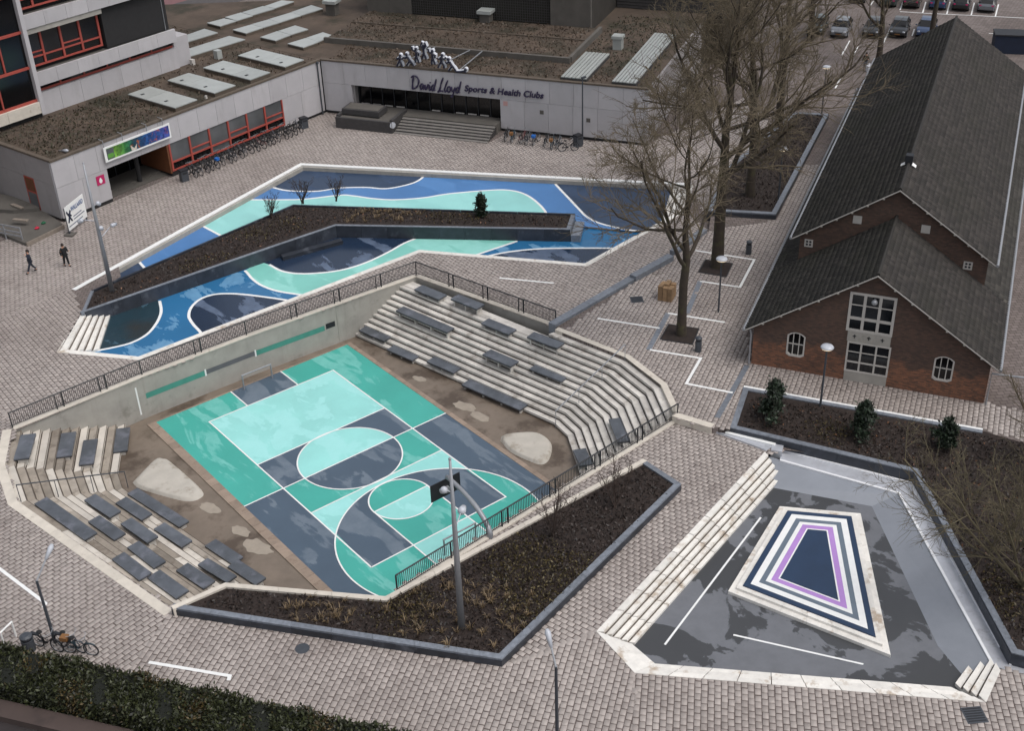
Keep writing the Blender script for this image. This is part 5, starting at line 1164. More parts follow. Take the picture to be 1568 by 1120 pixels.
# ================================================================== SIGNS ON THE SCHOOL WING
def print_mat():
    t = NT('banner_print'); p = t.pos(True); sp = t.n.new('ShaderNodeSeparateXYZ'); t.l(p, sp.inputs[0]); u_ = t.math('DIVIDE', sp.outputs[0], 6.4)
    base = t.ramp(u_, [(.0, srgb(70, 110, 60)), (.12, srgb(96, 140, 50)), (.28, srgb(40, 96, 50)), (.42, srgb(20, 60, 76)), (.6, srgb(22, 62, 116)), (.78, srgb(30, 68, 130)), (.9, srgb(56, 66, 136)), (1, srgb(34, 64, 134))])
    n1 = t.noise(p, 2.2, 5, .6, .6); col = t.mix(t.step(n1, .5, .62), base, t.mix(1.0, base, (1.9, 1.9, 1.7, 1), 'MULTIPLY')); n2 = t.noise(p, 3.4, 4, .6); col = t.mix(t.step(n2, .55, .6), col, t.mix(1.0, col, (.4, .42, .5, 1), 'MULTIPLY'))
    red = t.math('MULTIPLY', t.step(t.noise(p, 2.8, 3), .58, .66), t.step(u_, .34, .22)); col = t.mix(red, col, srgb(160, 84, 40))
    pk = t.math('MULTIPLY', t.step(t.noise(p, 1.8, 3), .55, .66), t.step(u_, .72, .8)); col = t.mix(t.math('MULTIPLY', pk, .6), col, srgb(160, 64, 140))
    t.color(col); t.rough(.5); return t.mat
bn = thing('banner_sign', 'long colourful green to blue picture banner over the school entrance', 'sign', sA, math.atan2(su.y, su.x))
bf = MB().box(.05, 6.5, -.32, -.24, 3.42, 4.62).build('banner_frame', M['white'], bn)
pr_ = MB().box(.0, 6.1, -.005, 0, 0, .92).build('banner_print', print_mat(), bf); pr_.location = (.26, -.322, 3.56)
MB().box(.26, .92, -.335, -.3275, 3.60, 4.44).build('logo_field', M['glass_blind'], bf); MB().box(.33, .86, -.342, -.3355, 3.68, 4.02).build('logo_block', plain('logo_green', srgb(92, 150, 60), .2, 9), bf)
dm = MB().add([(2.55, -.333, 3.58), (2.8, -.333, 3.56), (3.05, -.333, 3.60), (3.12, -.333, 4.0), (2.82, -.333, 3.72), (2.52, -.333, 4.05)], [(0, 1, 4, 5), (1, 2, 3, 4)]); dm.build('pale_figure', M['cope'], bf)
for x_ in (.15, 1.95, 4.3, 5.9):
    MB().tube([(x_, -.28, 4.5), (x_, -.28, 5.18), (x_, .25, 5.2)], .035, 6).build('bracket', M['galv'], bn)
hs_ = thing('fire_hydrant_sign', 'small pink square sign with a white drop beside the school entrance', 'sign', sA, math.atan2(su.y, su.x))
MB().box(-.95, -.2, -.03, -.005, 1.75, 2.5).build('plate', M['pink'], hs_)
MB().add([(-.575 + .15 * math.sin(a) * (1 - .55 * max(0, math.cos(a))), -.034, 2.07 + .2 * math.cos(a) + .06 * max(0, math.cos(a))) for a in [2 * PI * i / 16 for i in range(16)]], [tuple(range(16))]).build('drop_symbol', M['white'], hs_)
# contractor's board on a post
f0 = at(105, 361, 0); zb0, zt0 = .35, 2.25
c_bl, c_br = at(106, 354, zb0), at(132, 325, zb0 + .35); bu = Vector((c_br.x - c_bl.x, c_br.y - c_bl.y, 0)); bl_ = bu.length; bu.normalize()
cbd = thing('contractor_board', 'white contractor board with a dark cross logo standing by the building site', 'sign', (c_bl.x, c_bl.y, 0), math.atan2(bu.y, bu.x))
MB().box(0, bl_, -.03, .0, zb0, zt0).build('board', M['white'], cbd)
for x_ in (.08, bl_ - .08): MB().box(x_ - .05, x_ + .05, .001, .10, -.02, zt0 - .1).build('post', M['dark_post'], cbd)
MB().box(-.3, .35, -.35, .35, 0, .12).build('foot_weight', M['concrete_old'], cbd)
lg = MB()
for pts in ([(.12, 1.85), (.45, 1.25), (.62, .95)], [(.62, 1.8), (.35, 1.35), (.14, .95)], [(.28, 1.62), (.45, 1.55), (.62, 1.35)]): lg.tube([(p[0], -.05, p[1]) for p in pts], .065, 6)
lg.build('cross_logo', plain('logo_navy', srgb(24, 32, 56), .1), cbd)
put_text('WALLAARD', .5, cbd, .75, -.04, 1.62, bl_ - .95, plain('logo_blue', srgb(54, 84, 132), .1), .008, 0, .004)
for z_, x0, x1 in ((1.12, .9, bl_ - .6), (.9, .9, bl_ - .25), (.6, .1, bl_ - .6)): MB().box(x0, x1, -.042, -.031, z_, z_ + .07).build('small_print', plain('print_grey', srgb(90, 98, 116), .4, 30), cbd)

M['plank'] = plain('weathered_plank', srgb(128, 118, 108), .2, 4, .85)
# building site corner at the left edge
st_ = thing('site_platform', 'low concrete platform with timber edge at the building site on the left edge', 'platform')
MB().prism([xy(at(x, y, .25)) for x, y in [(38, 372), (96, 343), (60, 318), (-30, 300), (-30, 345)]], 0, .25).build('platform_slab', M['concrete_old'], st_)
strip_pieces('timber_edge', [at(40, 373, .25), at(97, 345, .25)], -.1, 0, .32, M['plank'], st_, 2.0)
MB().prism([xy(at(x, y, .55)) for x, y in [(-30, 318), (20, 322), (60, 318), (45, 306), (-30, 290)]], .25, .55).build('platform_slab', M['concrete_old'], st_)
for k, (a, b) in enumerate([((20, 335), (42, 337)), ((18, 312), (34, 318))]):
    p, q = at(*a, .7), at(*b, .7); MB().box(0, (q - p).length, -.15, .15, 0, .1, M=Matrix.Translation((p.x, p.y, .6)) @ Matrix.Rotation(math.atan2(q.y - p.y, q.x - p.x), 4, 'Z')).build('timber_plank', M['plank'], label=('pale plank lying on the site platform nearer its edge', 'pale plank lying farther back on the site platform')[k], cat='plank')
br = thing('site_barrier', 'galvanised barrier frame at the building site on the left edge', 'barrier'); p, q = at(-15, 362, 0), at(36, 372, 0)
for t in (0, .5, 1): MB().tube([p.lerp(q, t), p.lerp(q, t) + Vector((0, 0, 1.25))], .05, 6).build('post', M['galv'], br)
for z_ in (.55, .85, 1.25): MB().box(0, (q - p).length, -.03, .03, z_ - .09, z_ + .02, M=Matrix.Translation(p) @ Matrix.Rotation(math.atan2(q.y - p.y, q.x - p.x), 4, 'Z')).build('rail', M['galv'], br)
for px_, py_, c, lab in ((57, 351, (180, 40, 64), 'small red bag lying on the site platform'), (67, 343, (30, 92, 62), 'small green bag lying on the site platform')):
    p = at(px_, py_, .25); m_ = MB(); m_.ball((0, 0, .09), .2, 8, sq=(1, .6, .45)); m_.tube([(-.1, 0, .15), (0, 0, .24), (.1, 0, .15)], .02, 5); o = m_.build('bag', plain('bag_cloth', srgb(*c), .2, 8), smooth=True, label=lab, cat='bag'); o.location = p

# ================================================================== LAMPS
def mast(px_, py_, z, h, heads, lab):
    p = at(px_, py_, z); o = thing('floodlight_mast', lab, 'light mast', p, 0, 'tall floodlight masts')
    MB().tube([(0, 0, -.1), (0, 0, h * .55), (0, 0, h)], [.17, .12, .055], 12).build('pole', M['galv'], o, smooth=True)
    for z_, dx, dy, r_ in heads:
        hd = MB(); hd.tube([(0, 0, z_ - .25), (dx * .8, dy * .8, z_)], .03, 6); hd.ball((dx, dy, z_), r_, 10); hd.tube([(dx, dy, z_), (dx * 1.25 + .05, dy * 1.25 + .1, z_ - .12)], [r_ * .9, r_ * .8], 10); hd.build('spot_head', M['headlamp'], o, smooth=True)
    cp = MB().ball((0, 0, h), .07, 8); cp.build('pole_cap', M['galv'], o)
mast(172, 447, .10, 9.45, [(6.6, .3, -.2, .15), (5.6, -.9, .2, .15), (4.9, .1, -.3, .16), (4.3, 1.3, .9, .14)], 'tall grey floodlight mast standing in the basin planter')
mast(707, 962, .33, 9.4, [(7.9, -.32, .12, .16), (5.9, .85, .6, .19)], 'tall grey floodlight mast standing in the front planter')
def armlamp(px_, py_, z, h, armdir, armlen, lab, rise=.9):
    p = at(px_, py_, z); o = thing('street_lamp', lab, 'street lamp', p, 0, 'dark posts with slanting lamp arms'); d = Vector((armdir[0], armdir[1], 0)).normalized()
    MB().tube([(0, 0, 0), (0, 0, h)], [.085, .06], 10).build('pole', M['dark_post'], o)
    e = d * armlen + Vector((0, 0, h + rise)); MB().tube([(0, 0, h - .02), tuple(e * .55 + Vector((0, 0, h)) * .45), tuple(e)], .04, 8).build('arm', M['galv'], o)
    t0 = e - (e - Vector((0, 0, h))).normalized() * .55; hd = MB().tube([tuple(t0), tuple(e), tuple(e + (e - t0) * .3)], [.07, .13, .06], 8); hd.build('lamp_head', M['headlamp'], o, smooth=True)
armlamp(85, 985, 0, 3.72, (1.0, .55), 1.25, 'dark lamp post with slanting arm rising beside the hedge and bicycles'); armlamp(853.5, 1150, 0, 4.7, (.35, .9), .9, 'dark lamp post with slanting arm at the bottom edge', .95)
armlamp(112, 322, 0, 5.0, (.35, -1), .9, 'dark lamp post beside the corner of the school wing', .15)
def disclamp(px_, py_, z, h, lab):
    p = at(px_, py_, z); o = thing('disc_lamp', lab, 'street lamp', p, 0, 'posts with flat disc lamp heads')
    MB().tube([(0, 0, -.1), (0, 0, h)], [.065, .05], 10).build('pole', M['dark_post'], o)
    hd = MB().lathe([(.06, -.1), (.20, -.06), (.36, .0), (.37, .04), (.30, .12), (.1, .16)], (0, 0, h), 20).build('lamp_head', M['headlamp'], o, smooth=True)
    MB().lathe([(.33, -.035), (.30, -.03), (.10, -.085)], (0, 0, h), 20).build('lit_lens', M['lit'], hd)
disclamp(1256, 622, TZ, 3.85, 'disc headed lamp standing in the church planter'); disclamp(1100, 478, TZ, 3.78, 'disc headed lamp between the two tree pits')
disclamp(1258, 176, TZ, 4.3, 'farthest disc headed lamp, beyond the upper planter'); disclamp(1192, 305, TZ + .3, 4.0, 'disc headed lamp inside the upper planter')
p = at(892, 222); cl_ = thing('plain_post', 'slim dark post in front of the white club facade', 'post', p); MB().tube([(0, 0, 0), (0, 0, 5.9)], [.08, .05], 10).build('pole', M['dark_post'], cl_); MB().box(-.1, .35, -.1, .1, 5.85, 5.98).build('lamp_head', M['dark_post'], cl_)
for s_, lab in ((23.55, 'dark rainpipe on the white wall left of the inner corner'), ):
    q = Ms @ Vector((s_, -.1, 0)); o = thing('rainpipe', lab, 'rainpipe', q); MB().tube([(0, 0, 0), (0, 0, 4.9)], .06, 8).build('pipe', M['dark_post'], o); MB().box(-.1, .1, -.1, .1, 4.75, 4.95).build('hopper', M['dark_post'], o)

# bollard bins and litter bins
def binpost(p, lab, h=1.0, r_=.2, sq=False):
    o = thing('litter_bin', lab, 'litter bin', p)
    if sq:
        MB().box(-.3, .3, -.26, .26, 0, h).build('bin_body', M['dark_post'], o); MB().box(-.33, .33, -.29, .29, h, h + .12).build('bin_lid', M['slab_edge'], o); MB().box(-.2, .2, -.275, -.261, h - .25, h - .1).build('slot', M['slab_edge'], o)
    else:
        MB().lathe([(r_, 0), (r_, h * .72)], n=16).build('bin_body', M['dark_post'], o); MB().lathe([(r_ * .82, h * .72), (r_ * .82, h * .86)], n=16).build('slot', M['slab_edge'], o); MB().lathe([(r_, h * .86), (r_, h * .95), (r_ * .6, h + .03)], n=16).build('bin_lid', M['dark_post'], o)
binpost(at(1069, 538, TZ), 'dark round litter bin beside the nearer tree pit'); binpost(at(1146, 389, TZ), 'dark round litter bin on the path by the upper planter')
binpost(at(283, 277, 0), 'dark litter bin at the left end of the bicycle row', .9, .3, True); binpost(at(466, 196, 0), 'dark litter bin at the right end of the bicycle row by the corner', .9, .3, True); binpost(at(885, 224, 0), 'dark litter bin beside the slim post at the club wall', .95, .3, True)
tp = at(1021, 456, TZ); ts_ = thing('timber_stool', 'cluster of upright sawn timber posts beside the nearer plane tree', 'timber seat', tp, .5)
for i in range(3):
    for j in range(3):
        x_, y_ = (i - 1) * .38, (j - 1) * .32; MB().box(x_ - .175, x_ + .175, y_ - .145, y_ + .145, 0, .95 + random.uniform(-.12, .12)).build('timber_post', M['wood'], ts_)

# ================================================================== BICYCLES
def mats_bike(c, i): return plain('bike_frame_%d' % i, srgb(*c), .1, 5, .4)
def make_bike(fm, extra=None):
    o = thing('bicycle', 'x', 'bicycle'); R_ = .35; wb = 1.08
    for x_ in (0, wb):
        ty = MB(); ty.tube([(x_ + R_ * math.cos(a), 0, R_ + R_ * math.sin(a)) for a in [2 * PI * i / 20 for i in range(21)]], 0.03, 6, cap=False); w_ = ty.build('wheel', M['tyre'], o)
        sp = MB()
        for i in range(10): a = 2 * PI * i / 10; sp.tube([(x_, 0, R_), (x_ + (R_ - .03) * math.cos(a), 0, R_ + (R_ - .03) * math.sin(a))], .004, 3)
        sp.tube([(x_ + (R_ - .035) * math.cos(a), 0, R_ + (R_ - .035) * math.sin(a)) for a in [2 * PI * i / 16 for i in range(17)]], .012, 4, cap=False); sp.build('rim', M['galv'], w_)
    f = MB(); bb_, st, hd, hd2 = (.46, 0, .30), (.30, 0, .78), (.92, 0, .92), (.95, 0, .78)
    f.tube([st, bb_], .022, 6); f.tube([bb_, hd2], .024, 6); f.tube([(.33, 0, .70), (.5, 0, .62), hd], .02, 6); f.tube([hd, (1.0, 0, .60), (wb, 0, R_)], .018, 6)
    for s_ in (-.05, .05): f.tube([bb_, (0, s_, R_)], .014, 5); f.tube([(.31, 0, .74), (0, s_, R_)], .012, 5)
    f.build('frame', fm, o)
    hb = MB(); hb.tube([hd, (.90, 0, 1.06)], .016, 6); hb.tube([(.72, -.30, 1.10), (.86, -.24, 1.11), (.93, 0, 1.07), (.86, .24, 1.11), (.72, .30, 1.10)], .015, 6); hb.build('handlebar', M['galv'], o)
    sd__ = MB(); sd__.ball((.26, 0, .95), .14, 8, sq=(1.1, .75, .38)); sd__.tube([(.30, 0, .76), (.27, 0, .93)], .015, 6); sd__.build('saddle', M['tyre'], o)
    rk = MB(); rk.box(-.28, .2, -.07, .07, .76, .78); rk.tube([(-.2, .05, .76), (0, .06, R_)], .01, 4); rk.tube([(-.2, -.05, .76), (0, -.06, R_)], .01, 4); rk.build('rack', M['black_steel'], o)
    for x_, a0, a1 in ((0, .3, 2.9), (wb, .9, 2.8)):
        pts = [(x_ + (R_ + .03) * math.cos(a0 + (a1 - a0) * i / 8), 0, R_ + (R_ + .03) * math.sin(a0 + (a1 - a0) * i / 8)) for i in range(9)]
        mg = MB(); mg.add([(p[0], y_, p[2]) for p in pts for y_ in (-.03, .03)], [(2 * i, 2 * i + 1, 2 * i + 3, 2 * i + 2) for i in range(8)]); mg.build('mudguard', fm, o)
    cr = MB(); cr.box(.02, .52, .05, .08, .26, .36); cr.tube([(.46, -.16, .16), (.46, -.08, .30), (.46, .08, .30), (.46, .16, .44)], .012, 5); cr.build('chain_guard', M['black_steel'], o)
    if extra: MB().box(-.26, .08, -.15, .15, .785, .99).build('crate', extra, o)
    return o
PROT = [make_bike(mats_bike((28, 29, 32), 0)), make_bike(mats_bike((70, 74, 82), 1)), make_bike(mats_bike((90, 36, 40), 2)), make_bike(mats_bike((28, 29, 32), 3), M['cyan']), make_bike(mats_bike((40, 60, 70), 4), M['orange'])]
ORD = ['first', 'second', 'third', 'fourth', 'fifth', 'sixth', 'seventh', 'eighth', 'ninth', 'tenth', 'eleventh', 'twelfth', 'thirteenth', 'fourteenth', 'fifteenth', 'sixteenth', 'seventeenth', 'eighteenth', 'nineteenth', 'twentieth']
used = set()
def put_bike(k, loc, rz, lab, grp, tilt=.0):
    if k in used: o = copy_tree(PROT[k])
    else: o = PROT[k]; used.add(k)
    o.location = loc; o.rotation_euler = (tilt, 0, rz); tag(o, lab, 'bicycle', grp)
kinds = [0, 1, 0, 0, 3, 0, 0, 1, 0, 1, 0, 0, 2, 0, 0, 1, 0, 0, 0, 1]
names = {3: 'bicycle with a blue crate', 2: 'dark red bicycle'}
for i in range(20):
    s_ = 7.0 + i * .64 + random.uniform(-.12, .12); q = Ms @ Vector((s_, -1.75 + random.uniform(-.1, .1), 0)); k = kinds[i]
    put_bike(k, q, math.atan2(su.y, su.x) + PI / 2 + random.uniform(-.25, .1), '%s parked %s from the left under the red school windows' % (names.get(k, 'dark bicycle' if k == 0 else 'grey bicycle'), ORD[i]), 'bicycles along the school wing', random.uniform(-.12, .05))
for i, (px_, py_, k) in enumerate([(774, 216, 0), (784, 219, 4), (798, 220, 2), (806, 222, 1), (817, 223, 3), (834, 225, 0), (845, 229, 4), (853, 228, 1)]):
    q = at(px_, py_); put_bike(k, q, math.atan2(ku.y, ku.x) + PI / 2 + random.uniform(-.2, .2), '%s parked %s from the steps along the club wall' % ({0: 'dark bicycle', 4: 'bicycle with an orange crate', 2: 'red bicycle', 1: 'grey bicycle', 3: 'bicycle with a bright blue crate'}[k], ORD[i]), 'bicycles along the club wall', random.uniform(-.1, .1))
put_bike(0, at(861, 232), math.atan2(ku.y, ku.x) + .5, 'dark bicycle standing askew at the right end of the club wall row', 'bicycles along the club wall')
put_bike(1, at(96, 990), wdir((96, 990), (126, 1000)), 'dark bicycle leaning by the lamp post behind the hedge', 'bicycles behind the hedge'); put_bike(4, at(108, 1000), wdir((110, 1000), (135, 1003)), 'bicycle with an orange crate at the right end behind the hedge', 'bicycles behind the hedge')
put_bike(0, at(60, 990), wdir((60, 990), (85, 997)), 'dark bicycle leftmost behind the hedge', 'bicycles behind the hedge')
cr_ = thing('bicycle_rack', 'white tubular bicycle rack rising behind the hedge on the left', 'bicycle rack', at(8, 992)); d_ = (at(25, 968, .9) - at(8, 985, .9)); d_.z = 0
MB().tube([(0, 0, 0), (0, 0, .9), tuple(d_ * 1.0 + Vector((0, 0, .9))), tuple(d_ + Vector((0, 0, 0)))], .05, 8).build('hoop', M['white'], cr_)
binpost(at(46, 996), 'dark round litter bin among the bicycles behind the hedge', .9, .28)

# ================================================================== PEOPLE
def skin_mesh(verts, edges, radii, sub=2, root=0):
    me = bpy.data.meshes.new('figure'); me.from_pydata(verts, edges, []); o = bpy.data.objects.new('figure', me); COL.objects.link(o)
    sk = o.modifiers.new('s', 'SKIN'); sk.use_smooth_shade = True
    for i, r_ in enumerate(radii): me.skin_vertices[0].data[i].radius = r_ if isinstance(r_, tuple) else (r_, r_); me.skin_vertices[0].data[i].use_root = (i == root)
    sb = o.modifiers.new('d', 'SUBSURF'); sb.levels = sub; sb.render_levels = sub
    dg = bpy.context.evaluated_depsgraph_get(); r = bpy.data.meshes.new_from_object(o.evaluated_get(dg)); bpy.data.objects.remove(o); return r
def person(p, yaw, lab, top, legs, stride=.28, armup=False, bag=None, baglab=None):
    o = thing('person', lab, 'person', p, yaw)
    # x forward, y left; heights in metres
    kL, kR = (stride * .55, .1, .50), (-stride * .25, -.1, .50); aL, aR = (stride, .1, .09), (-stride, -.1, .12)
    ha, hb_ = ((.12, .26, 1.02), (.30, .22, 1.22)) if not armup else ((.2, .22, 1.12), (.22, .12, 1.50))
    V_ = [(0, 0, .92), (0, 0, 1.15), (0, 0, 1.38), (0, 0, 1.50), (.02, 0, 1.60), (.03, 0, 1.70),
          (0, .1, .88), kL, aL, (aL[0] + .14, .1, .04), (0, -.1, .88), kR, aR, (aR[0] + .13, -.1, .05),
          (0, .2, 1.40), (ha[0] * .3, .27, 1.15), hb_, (0, -.2, 1.40), (-.06, -.27, 1.13), (.05, -.26, .90), (.07, -.255, .82), (hb_[0] + .05, hb_[1] - .02, hb_[2] + .05)]
    E_ = [(0, 1), (1, 2), (2, 3), (3, 4), (4, 5), (0, 6), (6, 7), (7, 8), (8, 9), (0, 10), (10, 11), (11, 12), (12, 13), (2, 14), (14, 15), (15, 16), (2, 17), (17, 18), (18, 19), (19, 20), (16, 21)]
    Rr = [.13, .13, .15, .055, .085, .075, .09, .065, .045, .035, .09, .065, .045, .035, .07, .05, .035, .07, .05, .038, .035, .035]
    link('body', skin_mesh(V_, E_, Rr), M['skin'], o)
    ct = skin_mesh([(0, 0, .80), (0, 0, 1.1), (0, 0, 1.38), (0, 0, 1.49), (0, .2, 1.41), (ha[0] * .3, .27, 1.15), tuple(Vector(hb_) * .9 + Vector(V_[15]) * .1), (0, -.2, 1.41), (-.06, -.27, 1.13), (.045, -.262, .93)], [(0, 1), (1, 2), (2, 3), (2, 4), (4, 5), (5, 6), (2, 7), (7, 8), (8, 9)], [(.17, .2), (.16, .18), (.17, .2), .075, .09, .068, .055, .09, .068, .055]); link('coat', ct, top, o)
    tr = skin_mesh([(0, 0, .95), (0, .1, .86), kL, (aL[0] * .97, .1, .14), (0, -.1, .86), kR, (aR[0] * .97, -.1, .16)], [(0, 1), (1, 2), (2, 3), (0, 4), (4, 5), (5, 6)], [.15, .105, .082, .062, .105, .082, .062]); link('trousers', tr, legs, o)
    for a in (aL, aR):
        s_ = MB(); s_.ball((a[0] + .06, a[1], a[2] - .045), .13, 8, sq=(1, .42, .42)); s_.build('shoe', M['tyre'], o, smooth=True)
    h_ = MB(); h_.ball((.005, 0, 1.70), .118, 10, sq=(1, .9, 1.05)); h_.ball((-.05, 0, 1.64), .10, 8, sq=(.8, .95, 1.1)); h_.build('hair', M['hair'], o, smooth=True)
    fc = MB(); fc.ball((.115, 0, 1.635), .022, 6); fc.ball((0.02, .09, 1.64), .025, 6, sq=(.6, .5, 1)); fc.ball((.02, -.09, 1.64), .025, 6, sq=(.6, .5, 1)); fc.build('face', M['skin'], o, smooth=True)
    ey = MB(); ey.ball((.098, .035, 1.665), .013, 5); ey.ball((.098, -.035, 1.665), .013, 5); ey.box(.095, .106, -.03, .03, 1.585, 1.595); ey.build('eyes', M['hair'], o)
    if bag:
        b_ = MB(); b_.ball((-.24, 0, 1.17), .2, 10, sq=(.6, .8, 1.15)); bo = b_.build('backpack', bag, o, smooth=True)
    return o
person(at(50, 417), wdir((70, 410), (35, 420)), 'person in a dark jacket and jeans striding with a hand raised to the face', M['cloth_navy'], M['cloth_navy'], .32, True)
person(at(103, 408), wdir((95, 402), (112, 409)), 'person in black clothes with a black backpack walking past the sign', M['cloth_black'], M['cloth_black'], .16, False, M['cloth_black'])
person(at(1324, 108, TZ), wdir((1330, 90), (1322, 110)), 'person in dark clothes standing under the far tree by the hall', M['cloth_black'], M['cloth_grey'], .12)
p = at(1330, 109, TZ); hbg = MB(); hbg.box(-.28, .28, -.16, .16, .02, .6); hbg.tube([(-.15, 0, .58), (-.1, 0, .78), (.1, 0, .78), (.15, 0, .58)], .02, 5); o = hbg.build('shopping_bag', M['figure_white'], label='pale bag standing beside the person by the hall', cat='bag'); o.location = p

# ================================================================== PARKED CARS
def make_car(paint):
    o = thing('parked_car', 'x', 'car'); N = 13
    # cross sections along x: (x, half width low, z sill, z belt, half width belt, roof z, half width roof)
    sec = [(-2.15, .70, .42, .70, .72, .74, .55), (-2.05, .80, .30, .92, .82, 1.0, .62), (-1.6, .86, .24, .95, .87, 1.34, .60), (-1.1, .88, .22, .96, .89, 1.46, .62), (-.3, .88, .22, .96, .89, 1.50, .64), (.45, .88, .22, .95, .89, 1.44, .62), (1.0, .88, .22, .93, .88, 1.12, .66), (1.25, .87, .22, .92, .87, .97, .70), (1.75, .85, .26, .84, .84, .88, .68), (2.08, .78, .32, .70, .78, .74, .60), (2.18, .68, .42, .60, .68, .62, .5)]
    V_ = []
    for x_, wl, zs, zb_, wb_, zr_, wr in sec: V_ += [(x_, -wl, zs), (x_, -wb_, zb_ * .6 + zs * .4), (x_, -wb_, zb_), (x_, -wr, zr_), (x_, wr, zr_), (x_, wb_, zb_), (x_, wb_, zb_ * .6 + zs * .4), (x_, wl, zs)]
    F_ = []; mi = []; k = 8; ns = len(sec)
    for i in range(ns - 1):
        for j in range(8):
            a, b = i * k + j, i * k + (j + 1) % k; F_.append((a, b, b + k, a + k))
            gl_ = (j in (2, 4) and 1 <= i <= 6) or (j == 3 and i in (1, 5, 6)); mi.append(1 if gl_ else 0)
    F_ += [tuple(range(8))[::-1], tuple(range((ns - 1) * k, ns * k))]; mi += [0, 0]
    b_ = MB(); b_.add(V_, F_); b_.m = mi; b_.build('body', [paint, M['glass_black']], o, smooth=False)
    for x_ in (-1.32, 1.35):
        for s_ in (-1, 1):
            w_ = MB().tube([(x_, s_ * .68, .32), (x_, s_ * .90, .32)], .32, 16).build('wheel', M['tyre'], o); MB().tube([(x_, s_ * .895, .32), (x_, s_ * .915, .32)], .2, 12).build('rim', M['galv'], w_)
    for s_ in (-1, 1):
        MB().ball((2.06, s_ * .6, .68), .14, 8, sq=(.6, 1.2, .7)).build('headlight', M['headlamp'], o); MB().box(-2.14, -2.04, s_ * .62 - .12, s_ * .62 + .12, .72, .88).build('tail_light', M['pink'], o); MB().ball((.75, s_ * 1.0, 1.0), .1, 6, sq=(.6, 1, .7)).build('wing_mirror', paint, o)
    MB().box(2.16, 2.2, -.26, .26, .42, .53).build('number_plate', M['orange'], o); MB().box(2.12, 2.19, -.4, .4, .56, .66).build('grille', M['slab_edge'], o)
    return o
CARS = [make_car(carpaint('car_black', srgb(20, 22, 26))), make_car(carpaint('car_green', srgb(44, 54, 52))), make_car(carpaint('car_silver', srgb(104, 107, 112))), make_car(carpaint('car_blue', srgb(36, 58, 92)))]
cyaw = wdir((1363, 43), (1344.6, 81.7)); cused = set()
for k, px_, py_, fl, lab in [(0, 1377, 50, 0, 'black car with pale headlights parked nose out beyond the brick hall'), (1, 1252, 46, 0, 'dark green car parked leftmost in the near row'), (2, 1288, 50, 0, 'silver car glimpsed through branches in the near row'), (0, 1337, 50, 0, 'dark car parked just left of the black car with pale headlights'), (3, 1418, 50, 0, 'dark blue car half hidden behind the hall roof'),
                             (0, 1315, -2, PI, 'dark car leftmost in the far row at the top edge'), (1, 1362, 4, PI, 'dark green car second in the far row'), (0, 1397, 6, PI, 'black car third in the far row'), (3, 1437, 8, PI, 'blue car fourth in the far row'), (0, 1472, 10, PI, 'black car in the far row behind the hall ridge'), (2, 1511, 12, PI, 'silver car rightmost in the far row')]:
    if k in cused: o = copy_tree(CARS[k])
    else: o = CARS[k]; cused.add(k)
    o.location = at(px_, py_, TZ); o.rotation_euler = (0, 0, cyaw + fl); tag(o, lab, 'car', 'cars in the car park')
zp = lambda p: zo(0, 1180, 0, 4.04, p)
pk_ = thing('parking_marks', 'white painted bay lines of the car park', 'bay lines')
for l in [[(490, 250), (440, 340)], [(540, 285), (510, 345)], [(740, 175), (665, 330)], [(445, 455), (400, 545)], [(890, 178), (875, 220)], [(1110, 10), (1090, 85)], [(1260, 15), (1240, 95)], [(1410, 25), (1390, 100)], [(960, 10), (940, 80)], [(820, 10), (800, 60)], [(800, 70), (950, 80), (1310, 97), (1568, 110)], [(640, 0), (610, 40)], [(1350, 205), (1540, 215)]]:
    line_sheet(atp(zp(l), TZ), .14, TZ + .003).build('bay_line', M['white'], pk_)
cb = at(1548, 78, TZ); ct_ = thing('storage_container', 'dark container with blue side at the right edge beyond the hall', 'container', cb, -.9); ct_.scale = (.6, .8, .8)
MB().box(-3, 3, -1.2, 1.2, 0, 2.2).build('container_body', plain('container_blue', srgb(22, 32, 52), .2), ct_); MB().box(-3.1, 3.1, -1.3, 1.3, 2.2, 2.35).build('container_roof', M['slab_edge'], ct_)
# street at the top left
rd = [Ms @ Vector(p) for p in ((-60, 36, 0), (75, 36, 0), (75, 60, 0), (-60, 60, 0))]
S(MB().sheet([xy(p) for p in rd], .004).build('road', M['asphalt']), 'grey road behind the school roof'); rc = [Ms @ Vector(p) for p in ((-60, 42, 0), (75, 42, 0), (75, 45.5, 0), (-60, 45.5, 0))]
S(MB().sheet([xy(p) for p in rc], .009).build('cycle_path', M['cycle']), 'dull red cycle path behind the school roof')

